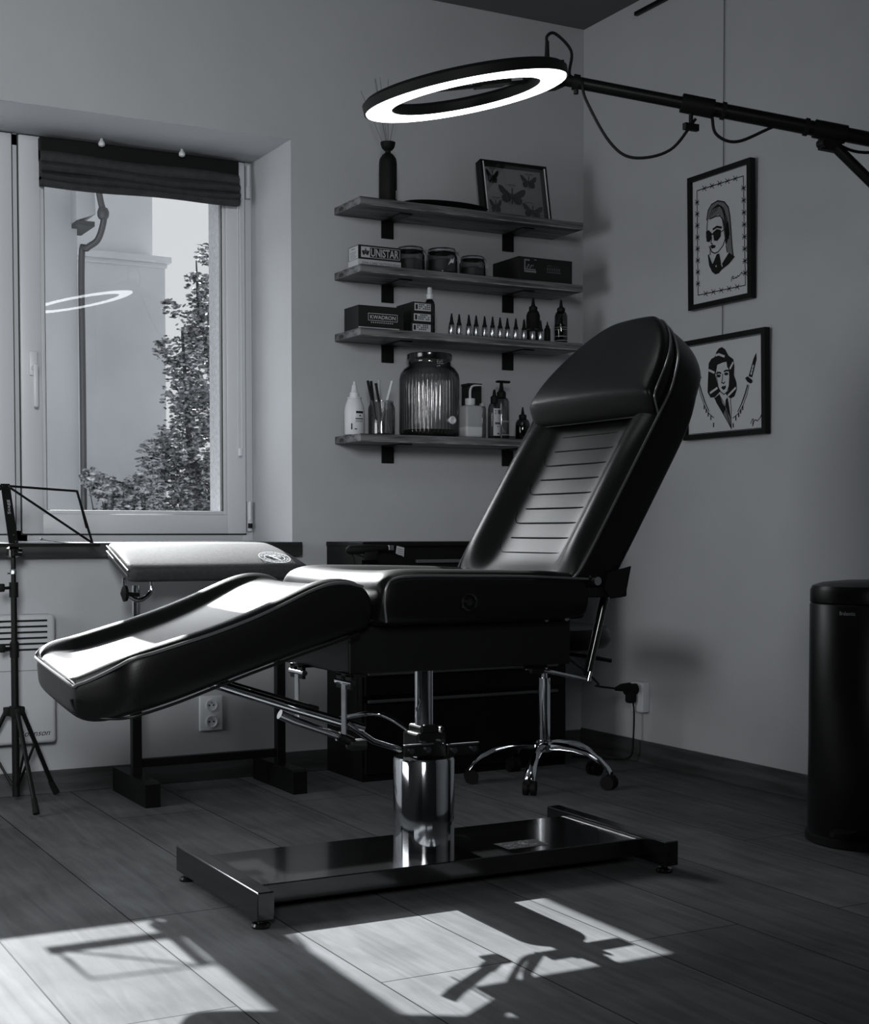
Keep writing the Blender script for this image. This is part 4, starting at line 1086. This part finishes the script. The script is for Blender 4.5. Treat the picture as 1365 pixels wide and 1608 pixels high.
for k in range(1, 12):
    c = p0_.copy(); c.location = (xs[k], 5.378 + .003 * math.sin(k * 2.1), z + .0)
    c['label'] = ORD[k] + ' small black-capped ink bottle from the left in the row' if k < 11 else 'last small ink bottle of the row, below the tall dark bottle'
    COL.objects.link(c)
    for part in p0_.children:
        q = part.copy(); q.parent = c; COL.objects.link(q)
def tall_bottle(x, y, r, h, label, body):
    t = thing('tall_ink_bottle', label, 'bottle', (x, y, z), 'tall ink bottles on the third shelf')
    bm = B(); lathe(bm, [(r * .93, 0), (r, .004), (r, h * .62), (r * .8, h * .7), (r * .45, h * .74)], (x, y, z), 24); obj('glass_body', bm, body, t, smooth=True)
    bm = B(); lathe(bm, [(r * .62, h * .70), (r * .62, h * .80), (r * .3, h * .83), (r * .16, h * .98), (0, h)], (x, y, z), 18); obj('cone_cap', bm, M['matte_black'], t, smooth=True)
    return t
t1 = tall_bottle(3.445, 5.47, .030, .205, 'tall dark bottle standing behind the last bottles of the row', M['ink'])
bm = B(); lathe(bm, [(.0304, .062), (.0304, .066), (.03, .066)], (3.445, 5.47, z), 24); obj('label_band', bm, M['dgrey'], t1)
tall_bottle(3.487, 5.42, .014, .098, 'thin dark dropper bottle between the two tall bottles', M['ink'])
t3 = tall_bottle(3.545, 5.40, .0285, .195, 'tall glossy ink bottle at the right end of the third shelf', M['dark_glass'])
obj('liquid', cyl(B(), (3.545, 5.40, z + .004), (3.545, 5.40, z + .085), .026, seg=20), M['ink'], t3)
bm = B()
for a, b_ in ((.012, .016), (.03, .034), (.06, .063), (.07, .072)): lathe(bm, [(.0288, a), (.0288, b_)], (3.545, 5.40, z), 24)
obj('label_print', bm, M['grey'], t3)

# bottom shelf
z = SH['bottom'] + .0005
wb = thing('soap_bottle', 'white squeeze bottle with a tapered nozzle at the left end of the lowest shelf', 'bottle', (2.572, 5.46, z))
wx, wy = 2.563, 5.44
bm = B(); lathe(bm, [(.037, 0), (.041, .006), (.0415, .098), (.038, .118), (.030, .142), (.026, .150), (.0, .150)], (wx, wy, z), 32); obj('bottle', bm, M['white'], wb, smooth=True)
bm = B(); lathe(bm, [(.030, .149), (.030, .153), (.0195, .155), (.019, .172), (.013, .178), (.010, .203), (.006, .206), (.005, .218), (0, .219)], (wx, wy, z), 24); obj('nozzle', bm, M['white'], wb, smooth=True)
class RoundSheet(Sheet):
    def __init__(s, c, r, a0): s.c = V(c); s.r = r; s.a0 = math.radians(a0)
    def p(s, u, v, h=0):
        a = s.a0 + u / s.r
        return V((s.c.x + (s.r + h) * math.cos(a), s.c.y + (s.r + h) * math.sin(a), s.c.z + v))
rs = RoundSheet((wx, wy, z), .0416, 215)
bm = B()
def rrect(bm, s, u0, v0, u1, v1, h=.0006, n=6):
    for k in range(n):
        a = u0 + (u1 - u0) * k / n; b = u0 + (u1 - u0) * (k + 1) / n
        s.rect(bm, a, v0, b, v1, h)
rrect(bm, rs, .028, .086, .062, .095); rrect(bm, rs, .042, .074, .05, .079); rrect(bm, rs, .026, .062, .062, .066); rrect(bm, rs, .026, .056, .06, .0575); rrect(bm, rs, .026, .051, .06, .0525); rrect(bm, rs, .008, .02, .013, .045); rrect(bm, rs, .022, .02, .032, .024)
obj('label_print', bm, M['ink'], wb)
# pen jar
pj = thing('pen_jar', 'glass jar holding pens on the lowest shelf', 'jar', (2.672, 5.42, z))
jx, jy = 2.672, 5.41
bm = B(); lathe(bm, [(.050, 0), (.055, .004), (.0555, .112), (.049, .128), (.049, .140), (.0475, .140), (.0475, .128), (.0535, .110), (.052, .006), (.0, .005)], (jx, jy, z), 36); obj('glass_body', bm, M['clear_glass'], pj, smooth=True)
pens = [((-.028, -.03), (-.060, .006, .222), 'black', 'black marker leaning left in the pen jar'), ((-.012, .02), (-.042, .012, .222), 'black', 'thin dark pen second from the left in the pen jar'), ((.004, -.02), (-.028, -.004, .212), 'black', 'dark pen with a black cap leaning behind the white one'), ((-.006, .01), (-.004, .016, .228), 'offwhite', 'pale upright pen in the middle of the pen jar'),
        ((-.030, -.034), (.036, -.026, .222), 'white', 'white-ended pen leaning right in the pen jar'), ((.0, -.036), (.034, .02, .150), 'grey', 'grey pen inside the jar, resting on its right rim'), ((.034, -.012), (.020, .034, .140), 'white', 'short white pen low inside the pen jar'), ((-.002, -.044), (.003, -.0425, .142), 'offwhite', 'pale short pen leaning at the front inside the jar'), ((.030, -.034), (.042, -.014, .132), 'grey', 'short grey pen at the right inside the pen jar')]
for (bx_, by_), (ex, ey, ez), mk, lab in pens:
    a = V((jx + bx_, jy + by_, z + .008)); e = V((jx + ex, jy + ey, z + ez)); d = e - a
    t = thing('pen', lab, 'pen', a, 'pens in the glass jar')
    cut = .62 if ez > .2 else .7
    obj('barrel', tube(B(), [a, a + d * cut], .0048, 10), M['grey'] if mk in ('white', 'offwhite', 'grey') else M['dgrey'], t, smooth=True)
    obj('cap', tube(B(), [a + d * cut, e], .0056, 10), M[mk] if mk != 'black' else M['matte_black'], t, smooth=True)
# drinks dispenser
dj = thing('glass_dispenser', 'large ribbed glass drinks dispenser with a white tap on the lowest shelf', 'dispenser', (2.91, 5.45, z))
gx, gy = 2.915, 5.445
bm = B(); prof = [(.100, 0), (.122, .006), (.125, .02), (.125, .245), (.122, .268), (.108, .288), (.092, .298), (.090, .318), (.092, .322)]
seg = 192; rings = []
for r, h in prof:
    rib = .0024 if .01 < h < .26 else 0
    rings.append([(gx + (r + rib * (0, 1, 0, -1)[k % 4]) * math.cos(2 * math.pi * k / seg), gy + (r + rib * (0, 1, 0, -1)[k % 4]) * math.sin(2 * math.pi * k / seg), z + h) for k in range(seg)])
loft(bm, rings, caps=False); bmesh.ops.contextual_create(bm, geom=[v for v in bm.verts if abs(v.co.z - z) < 1e-6]); obj('glass_body', bm, glass('ribbed_glass', .86, .06, .06, .10), dj, smooth=True, angle=80)
bm = B(); lathe(bm, [(.094, .322), (.096, .326), (.096, .346), (.090, .350), (0, .351)], (gx, gy, z), 40); obj('lid', bm, M['black_gloss'], dj, smooth=True)
bm = B(); lathe(bm, [(.112, .004), (.112, .03), (0, .03)], (gx, gy, z), 40); obj('contents', bm, M['ink'], dj, smooth=True)
ta = V((gx + .03, gy - .122, z + .065))
bm = B(); cyl(bm, ta + V((0, .01, 0)), ta + V((0, -.022, 0)), .010, seg=16); tube(bm, [ta + V((.012 * math.cos(t * math.pi / 8), -.024, .012 * math.sin(t * math.pi / 8))) for t in range(16)], .0052, 8, closed=True); obj('tap', bm, M['white'], dj, smooth=True)
bm = B(); s_ = Sheet((gx - .014, gy - .0925, z + .302), (1, 0, 0), (0, 0, 1)); s_.line(bm, [(0, 0), (.03, 0)], .003); s_.line(bm, [(.004, .004), (.004, .016)], .003); s_.line(bm, [(.013, .004), (.02, .016), (.026, .012), (.018, .009), (.026, .004)], .003); obj('neck_mark', bm, M['grey'], dj)
# bottles on the right
sq = thing('wash_bottle', 'square translucent wash bottle with a bent white spout on the lowest shelf', 'bottle', (3.09, 5.40, z))
bm = B(); box(bm, (3.047, 5.365, z), (3.131, 5.445, z + .138), .012, 3); obj('bottle', bm, M['offwhite'], sq, smooth=True)
bm = B(); lathe(bm, [(.018, .136), (.018, .142), (.0215, .143), (.0215, .168), (.006, .170)], (3.089, 5.405, z), 24); obj('screw_cap', bm, M['white'], sq, smooth=True)
bm = B(); tube(bm, [(3.089, 5.405, z + .168), (3.089, 5.405, z + .195), (3.093, 5.405, z + .213), (3.107, 5.405, z + .224), (3.15, 5.405, z + .227)], [.0055, .0055, .005, .0045, .0025], 10, n=4); obj('spout', bm, M['white'], sq, smooth=True)
bm = B(); box(bm, (3.0465, 5.3645, z + .001), (3.1315, 5.4455, z + .056), .012, 3); obj('liquid', bm, M['white'], sq, smooth=True)
bk_ = thing('dark_canister', 'dark square canister standing behind the wash bottle', 'canister', (3.16, 5.52, z))
bm = B(); box(bm, (3.128, 5.488, z), (3.195, 5.55, z + .232), .004); obj('body', bm, M['card'], bk_); obj('lid', box(B(), (3.126, 5.486, z + .232), (3.197, 5.552, z + .244), .003), M['black_gloss'], bk_)
cb2 = thing('clear_bottle', 'plain clear bottle squeezed between the wash bottle and the labelled bottle', 'bottle', (3.15, 5.40, z))
bm = B(); lathe(bm, [(.014, 0), (.0155, .003), (.0155, .13), (.011, .14)], (3.152, 5.41, z), 20); obj('body', bm, M['clear_plastic'], cb2, smooth=True); obj('cap', cyl(B(), (3.152, 5.41, z + .138), (3.152, 5.41, z + .15), .012, seg=16), M['offwhite'], cb2)
lb = thing('labelled_bottle', 'clear bottle with a long white label and black dropper cap on the lowest shelf', 'bottle', (3.195, 5.385, z))
bm = B(); lathe(bm, [(.024, 0), (.0265, .004), (.0265, .128), (.022, .146), (.013, .154)], (3.197, 5.385, z), 28); obj('body', bm, M['clear_plastic'], lb, smooth=True)
bm = B(); lathe(bm, [(.016, .150), (.0165, .178), (.009, .184), (.005, .208), (.0, .212)], (3.197, 5.385, z), 20); obj('dropper_cap', bm, M['matte_black'], lb, smooth=True)
rs = RoundSheet((3.197, 5.385, z), .0268, 240)
bm = B(); rrect(bm, rs, -.004, .012, .038, .128, n=10); obj('label', bm, M['paper'], lb)
bm = B(); rrect(bm, rs, .003, .06, .032, .069, .0012); rrect(bm, rs, .003, .105, .008, .11, .0012, 2); rrect(bm, rs, .003, .115, .008, .12, .0012, 2); rrect(bm, rs, .016, .104, .032, .122, .0012); rrect(bm, rs, .012, .018, .024, .024, .0012); rrect(bm, rs, .012, .05, .024, .053, .0012); obj('label_print', bm, M['dgrey'], lb)
pb = thing('pump_bottle', 'clear bottle with a black pump dispenser on the lowest shelf', 'bottle', (3.265, 5.43, z))
bm = B(); lathe(bm, [(.032, 0), (.034, .004), (.034, .165), (.028, .178), (.016, .184)], (3.265, 5.44, z), 28); obj('body', bm, M['clear_plastic'], pb, smooth=True)
bm = B(); lathe(bm, [(.020, .18), (.020, .205), (.010, .215), (.007, .245), (.009, .247), (.009, .256), (0, .257)], (3.265, 5.44, z), 20); box(bm, (3.24, 5.428, z + .246), (3.305, 5.45, z + .256), .004); obj('pump', bm, M['matte_black'], pb, smooth=True)
rs = RoundSheet((3.265, 5.44, z), .0344, 225)
bm = B(); rrect(bm, rs, .01, .075, .06, .083, .0005, 8); rrect(bm, rs, .01, .018, .05, .024, .0005, 8); rs.poly(bm, [(.012, .03), (.03, .03), (.012, .06)], .0005); obj('label_print', bm, M['grey'], pb)
fb = thing('dark_notepad', 'thin dark notepad lying flat behind the small dropper bottle', 'notepad', (3.33, 5.48, z))
obj('cover', box(B(), (3.27, 5.482, z), (3.42, 5.56, z + .022), .002), M['card'], fb); obj('page_block', box(B(), (3.272, 5.4815, z + .004), (3.419, 5.5595, z + .018)), M['dgrey'], fb)
db = thing('dropper_bottle', 'short dark bottle with a pointed cap at the right of the lowest shelf', 'bottle', (3.35, 5.40, z))
bm = B(); lathe(bm, [(.029, 0), (.0315, .004), (.0315, .072), (.026, .086), (.013, .094)], (3.352, 5.405, z), 28); obj('body', bm, M['dark_glass'], db, smooth=True)
obj('liquid', cyl(B(), (3.352, 5.405, z + .003), (3.352, 5.405, z + .062), .029, seg=24), M['ink'], db, smooth=True)
bm = B(); lathe(bm, [(.0165, .09), (.017, .108), (.008, .112), (.003, .142), (0, .143)], (3.352, 5.405, z), 20); obj('pointed_cap', bm, M['matte_black'], db, smooth=True)

# ------------------------------------------------------------------ framed prints on the right wall
def picture(label, y0, y1, z0, z1, lean, roll=0.):
    p = thing('framed_print', label, 'picture', (XR - .02, (y0 + y1) / 2, (z0 + z1) / 2), 'framed prints on the right wall')
    up = V((-math.sin(lean), 0, math.cos(lean)))
    s = Sheet((XR - .03, y0, z0), (0, -1, 0), up)
    wd, h = y0 - y1, z1 - z0
    bm = B(); f = .021
    for q in ((0, 0, wd, f), (0, h - f, wd, h), (0, f, f, h - f), (wd - f, f, wd, h - f)): slab(bm, s, *q, -.026, .0)
    obj('frame', bm, M['black'], p)
    bm = B(); slab(bm, s, .006, .006, wd - .006, h - .006, -.016, -.012); obj('paper', bm, M['paper'], p)
    inner = Sheet(s.p(f, f, -.0115), (0, -1, 0), up)
    return p, inner, wd - 2 * f, h - 2 * f
# upright print: sunglasses portrait inside a barbed-wire border
p1, s1, w1, h1 = picture('upright framed drawing of a woman in dark glasses inside a barbed-wire border', 4.772, 4.388, 1.897, 2.430, .02)
# normalised paper coordinates of the drawing (x 0..1 across, y 0..1 up)
def q1(pts):
    out = []
    for x, y in pts:
        u = (x - 178) / (661 - 178)
        top = 348 + (172 - 348) * u; bot = 1484 + (1370 - 1484) * u
        out.append((u * w1, (bot - y) / (bot - top) * h1))
    return out
k1 = B(); gg = B()
s1.poly(gg, q1([(305, 690), (318, 600), (345, 545), (400, 510), (455, 520), (490, 570), (503, 650), (512, 800), (520, 940), (528, 1018), (480, 985), (462, 900), (465, 720), (430, 650), (400, 640), (330, 680)]), .0004)
for off in (0, 18, 36, 54):
    s1.line(k1, q1([(330 + off, 660 - off), (350 + off, 590 - off * .6), (400 + off * .6, 545 + off * .3), (450, 580 + off), (478 - off * .3, 680 + off), (492 - off * .3, 860)]), .0035)
s1.line(k1, q1([(303, 690), (316, 600), (345, 545), (400, 510), (455, 520), (490, 570), (503, 650), (512, 800), (520, 940), (528, 1018)]), .005)
s1.line(k1, q1([(330, 680), (380, 655), (420, 650), (445, 690), (462, 760), (466, 850), (440, 930), (400, 985), (370, 998), (345, 985), (330, 945), (322, 935)]), .0045)
s1.line(k1, q1([(310, 690), (302, 790), (298, 850)]), .004)
s1.poly(k1, q1([(295, 800), (318, 782), (345, 810), (345, 860), (325, 895), (300, 890)]), .0008)
s1.poly(k1, q1([(356, 805), (390, 772), (425, 780), (424, 840), (395, 882), (365, 880)]), .0008)
s1.line(k1, q1([(340, 825), (358, 818)]), .006); s1.line(k1, q1([(424, 800), (462, 770)]), .004)
s1.line(k1, q1([(358, 775), (390, 752), (430, 758)]), .009)
s1.line(k1, q1([(345, 850), (338, 905), (352, 912)]), .004)
s1.poly(k1, q1([(330, 930), (350, 918), (380, 925), (372, 948), (345, 955)]), .0008)
s1.poly(k1, q1([(470, 720), (490, 700), (500, 820), (470, 920), (462, 880)]), .0008)
s1.poly(k1, q1([(310, 1015), (328, 1005), (355, 1090), (388, 1005), (410, 1000), (425, 1090), (490, 990), (543, 1028), (490, 1100), (430, 1150), (405, 1185), (375, 1195), (345, 1170), (320, 1110)]), .0008)
s1.line(k1, q1([(330, 950), (332, 1010)]), .004); s1.line(k1, q1([(468, 930), (478, 990)]), .004)
wt = B()
s1.line(wt, q1([(326, 1015), (352, 1090), (345, 1050)]), .005, .0012); s1.line(wt, q1([(486, 995), (428, 1095), (436, 1120)]), .005, .0012); s1.rect(wt, *q1([(378, 1125)])[0], *[a + .006 for a in q1([(378, 1125)])[0]], .0012)
TL, TR, BL, BR = (218, 420), (617, 280), (220, 1390), (628, 1295)
s1.line(k1, q1([TL, TR, BR, BL, TL]), .0035)
def barbs(a, b, n):
    for k in range(1, n + 1):
        t = k / (n + 1); x = a[0] + (b[0] - a[0]) * t; y = a[1] + (b[1] - a[1]) * t
        for dx, dy in ((16, 22), (-16, 22), (18, -4)):
            s1.line(k1, q1([(x - dx, y - dy), (x + dx, y + dy)]), .003)
barbs(TL, TR, 5); barbs(BL, BR, 5); barbs(TL, BL, 8); barbs(TR, BR, 8)
sig = [(510, 1260), (515, 1220), (530, 1210), (522, 1235), (540, 1230), (548, 1218), (556, 1228), (566, 1205), (574, 1212), (588, 1190), (598, 1172), (604, 1190)]
s1.line(k1, q1(sig), .003)
obj('drawing_tone', gg, M['hairgrey'], p1); obj('drawing_ink', k1, M['ink'], p1); obj('drawing_highlight', wt, M['paper'], p1)

p2, s2, w2, h2 = picture('landscape framed drawing of a dark-haired woman between two curved swords', 4.800, 4.300, 1.372, 1.775, .02)
def q2(pts):
    out = []
    for x, y in pts:
        u = (x - 95) / (1035 - 95)
        top = 430 + (262 - 430) * u; bot = 1432 + (1337 - 1432) * u
        out.append((u * w2, (bot - y) / (bot - top) * h2))
    return out
k2 = B(); gg = B(); wt = B()
s2.poly(k2, q2([(445, 540), (470, 480), (500, 440), (540, 425), (580, 450), (620, 520), (680, 560), (692, 640), (685, 740), (715, 820), (720, 900), (690, 980), (640, 1005), (600, 975), (540, 900), (460, 980), (440, 995), (390, 1000), (352, 940), (355, 870), (380, 780), (365, 690), (370, 610), (405, 560)]), .0004)
s2.poly(wt, q2([(480, 628), (545, 600), (594, 590), (602, 645), (628, 690), (630, 800), (612, 920), (560, 962), (520, 935), (490, 890), (470, 800), (455, 740), (468, 690)]), .0006)
s2.poly(wt, q2([(500, 930), (540, 960), (590, 945), (590, 1010), (570, 1110), (520, 1010)]), .0003)
s2.line(k2, q2([(480, 700), (470, 760), (490, 880), (520, 930), (560, 960), (600, 930), (625, 860), (632, 760), (628, 690)]), .004)
for pts in ([(470, 725), (500, 712), (525, 722)], [(565, 700), (590, 688), (620, 690)]): s2.line(k2, q2(pts), .007)
for cx, cy in ((497, 752), (592, 727)):
    s2.poly(k2, q2([(cx - 30, cy), (cx - 8, cy - 18), (cx + 20, cy - 14), (cx + 28, cy), (cx + 8, cy + 18), (cx - 14, cy + 16)]), .0008)
s2.line(k2, q2([(548, 730), (540, 800), (532, 825), (560, 835), (575, 815)]), .0045)
s2.poly(k2, q2([(525, 882), (550, 862), (562, 868), (580, 855), (588, 872), (575, 900), (555, 910), (540, 898)]), .0008)
s2.poly(k2, q2([(445, 1000), (500, 960), (545, 1060), (580, 1120), (550, 1190), (500, 1110), (460, 1050)]), .0006)
s2.poly(k2, q2([(580, 1020), (605, 990), (625, 1100), (645, 1250), (600, 1150), (575, 1090)]), .0006)
s2.poly(gg, q2([(550, 1190), (580, 1120), (600, 1150), (640, 1250), (650, 1340), (590, 1250)]), .0004)
s2.line(k2, q2([(500, 960), (560, 1060), (650, 1345), (440, 1000)]), .0035); s2.line(k2, q2([(640, 1010), (650, 1130), (645, 1260), (650, 1345)]), .003)
for pts in ([(465, 520), (500, 508), (568, 530)], [(375, 690), (440, 715)], [(390, 945), (475, 890)], [(640, 665), (675, 600)], [(615, 970), (705, 885)]): s2.line(wt, q2(pts), .009, .0011)
# swords
def sword(mirror):
    f = (lambda x: 2 * 548 - x + 2) if mirror else (lambda x: x)
    bl_ = [(845, 840), (815, 940), (770, 1060), (720, 1160), (668, 1225), (735, 1175), (790, 1085), (840, 960), (865, 850)]
    s2.poly(k2, q2([(f(845), 840), (f(815), 940), (f(770), 1060), (f(720), 1160), (f(735), 1150), (f(785), 1055), (f(828), 945), (f(855), 850)]), .0006)
    s2.line(k2, q2([(f(x), y) for x, y in [(865, 850), (840, 960), (790, 1085), (735, 1175), (668, 1225)]]), .003)
    s2.poly(k2, q2([(f(820), 770), (f(850), 750), (f(905), 790), (f(908), 820), (f(885), 832), (f(845), 810)]), .0008)
    s2.poly(k2, q2([(f(862), 750), (f(905), 605), (f(920), 555), (f(955), 480), (f(958), 560), (f(935), 640), (f(905), 762)]), .0006)
    for k in range(3): s2.poly(wt, q2([(f(885 + 10 * k), 720 - 38 * k), (f(898 + 10 * k), 690 - 38 * k), (f(908 + 10 * k), 710 - 38 * k), (f(895 + 10 * k), 738 - 38 * k)]), .0012)
    for x, y in ((790, 1110), (765, 1150), (740, 1190), (705, 1230), (672, 1310)): s2.line(k2, q2([(f(x), y - 22), (f(x), y + 18)]), .006)
sword(False); sword(True)
s2.line(k2, q2([(885, 1285), (900, 1240), (915, 1230), (905, 1315), (925, 1250), (945, 1240), (960, 1255), (980, 1235), (1000, 1210), (1010, 1180), (1028, 1175), (1022, 1205), (1000, 1200)]), .003)
s2.box_outline(k2, .003, .003, w2 - .003, h2 - .003, .0025)
obj('drawing_tone', gg, M['hairgrey'], p2); obj('drawing_ink', k2, M['ink'], p2); obj('drawing_highlight', wt, M['paper'], p2)
hw = thing('hanging_wire', 'thin picture wire hanging from the rail near the ceiling down to the prints', 'wire', (XR - .008, 4.588, 3.2))
obj('wire', tube(B(), [(XR - .006, 4.59, 3.206), (XR - .006, 4.587, 2.43)], .0016, 6), M['dgrey'], hw); obj('wire_lower', tube(B(), [(XR - .006, 4.586, 1.9), (XR - .006, 4.585, 1.77)], .0016, 6), M['dgrey'], hw)

# ------------------------------------------------------------------ ring light on its wall boom
RC = V((2.170, 3.822, 2.289)); RN = V((.2192, .017, -.9755)).normalized(); RR, RI = .303, .226
rx = V((RN.z, 0, -RN.x)).normalized() * -1; ry = RN.cross(rx).normalized()
rl = thing('ring_light', 'large lit LED ring light on a black boom arm above the chair', 'ring light', (XR, 3.115, 2.13))
def rp(r, t, h): return RC + (rx * math.cos(t) + ry * math.sin(t)) * r + RN * h
def annulus(prof, seg=96):
    bm = B(); loops = [[bm.verts.new(rp(r, 2 * math.pi * k / seg, h)) for k in range(seg)] for r, h in prof]
    n = len(loops)
    for i in range(n):
        a, b = loops[i], loops[(i + 1) % n]
        for k in range(seg):
            j = (k + 1) % seg; bm.faces.new((a[k], a[j], b[j], b[k]))
    return bm
obj('diffuser', annulus([(RI, -.010), (RI + .002, -.001), (RI + .010, .002), (RR - .010, .002), (RR - .002, -.001), (RR, -.010)]), M['led'], rl, smooth=True)
obj('housing', annulus([(RI - .005, -.004), (RI - .006, -.030), (RI + .006, -.040), (RR - .006, -.040), (RR + .006, -.030), (RR + .005, -.004), (RR + .001, -.004), (RR + .001, -.011), (RI - .001, -.011), (RI - .001, -.004)]), M['matte_black'], rl, smooth=True)
def rw_(a, b, c): return RC + rx * a + ry * b + RN * c
sgn = 1 if rx.x > 0 else -1
def obox(bm, c, ax, ay, az, dx, dy, dz):
    pts = [c + ax * dx * i + ay * dy * j for i, j in ((-1, -1), (1, -1), (1, 1), (-1, 1))]
    prism(bm, [p - az * dz for p in pts], az * 2 * dz)
ex = rx * sgn
bm = B(); obox(bm, RC + ex * (RR - .012) + RN * -.05, ex, ry, RN, .05, .045, .025); obox(bm, RC + ex * (RR + .02) + RN * -.035, ex, ry, RN, .02, .03, .035); obj('power_box', bm, M['matte_black'], rl)
bm = B(); obox(bm, RC + ex * .06 + ry * .0 + RN * -.03, ex, ry, RN, RI - .05, .010, .004); obox(bm, RC + ex * .10 + RN * -.036, ex, ry, RN, .05, .03, .010); obj('phone_holder', bm, M['matte_black'], rl)
# boom
b0 = RC + ex * (RR + .02) + V((0, 0, .032)); b1 = V((XR - .02, 3.115, 2.108))
bd_ = (b1 - b0).normalized()
Lb = (b1 - b0).length
obj('joint', tube(B(), [b0, b0 + bd_ * .06], .017, 14), M['matte_black'], rl, smooth=True)
bm = B(); tube(bm, [b0 + bd_ * .055, b0 + bd_ * .075], .024, 16); cyl(bm, b0 + bd_ * .065, b0 + bd_ * .065 + V((0, 0, -.035)), .008, seg=10); obj('tilt_clamp', bm, M['matte_black'], rl, smooth=True)
ba = obj('boom_arm', tube(B(), [b0 + bd_ * .07, b0 + bd_ * .46], .0185, 18), M['black'], rl, smooth=True)
obj('boom_arm', tube(B(), [b0 + bd_ * .42, b1], .0225, 18), M['black'], rl, smooth=True)
cpos = b0 + bd_ * .425
bm = B(); tube(bm, [cpos - bd_ * .03, cpos + bd_ * .07], .029, 18); lk = obj('lock_collar', bm, M['matte_black'], rl, smooth=True)
bm = B(); cyl(bm, cpos, cpos + V((0, 0, -.06)), .007, seg=10); obox(bm, cpos + V((0, 0, -.068)), V((1, 0, 0)), V((0, 1, 0)), V((0, 0, 1)), .026, .008, .010); obj('wing_knob', bm, M['matte_black'], lk)
for s_ in (.52, .78):
    bm = B(); tube(bm, [b0 + bd_ * s_, b0 + bd_ * (s_ + .012)], .027, 14); obj('cable_tie', bm, M['rubber'], rl)
spos = b0 + bd_ * .86
bm = B(); tube(bm, [spos - bd_ * .05, spos + bd_ * .05], .028, 16); obox(bm, spos + V((0, 0, -.04)), bd_, V((-bd_.y, bd_.x, 0)), V((0, 0, 1)), .035, .012, .02); cyl(bm, spos + V((-.045, .0, -.045)), spos + V((-.045, -.03, -.045)), .012, seg=12); obj('strut_clamp', bm, M['matte_black'], rl)
s_end = V((XR - .015, 3.115, 1.60)); s_st = spos + bd_ * .02 + V((0, 0, -.045))
obj('support_strut', tube(B(), [s_st, s_end], .0165, 14), M['black'], rl, smooth=True)
bm = B(); box(bm, (XR - .02, 3.06, 1.5), (XR, 3.17, 2.24), .004); obj('wall_bracket', bm, M['black'], rl)
# cable
bm = B()
pl_ = RC + ex * (RR + .005) + RN * -.075
plug_top = pl_ + V((0, 0, .085))
tube(bm, [pl_, pl_ + V((0, 0, .07))], [.009, .006], 10)
tube(bm, [pl_ + V((0, 0, .06)), plug_top, plug_top + V((.03, 0, .012)), plug_top + V((.075, -.02, -.04)), b0 + bd_ * .045 + V((0, 0, .02)), b0 + bd_ * .07 + V((0, -.02, .0)), b0 + bd_ * .09 + V((0, -.01, -.05)), b0 + bd_ * .17 + V((0, 0, -.16)), b0 + bd_ * .245 + V((0, 0, -.195)), b0 + bd_ * .36 + V((0, 0, -.15)), b0 + bd_ * .44 + V((0, 0, -.04))], .0048, 8, n=8)
tube(bm, [b0 + bd_ * .49 + V((0, 0, -.02)), b0 + bd_ * .505 + V((0, 0, -.075)), b0 + bd_ * .57 + V((0, 0, -.085)), b0 + bd_ * .68 + V((0, 0, -.02))], .0048, 8, n=8)
tube(bm, [b0 + bd_ * .87 + V((0, 0, -.03)), b0 + bd_ * .95 + V((0, 0, -.045)), b0 + bd_ * 1.1 + V((0, 0, -.02)), b1 + V((-.03, 0, 0))], .0048, 8, n=6)
obj('power_cord', bm, M['rubber'], rl, smooth=True)
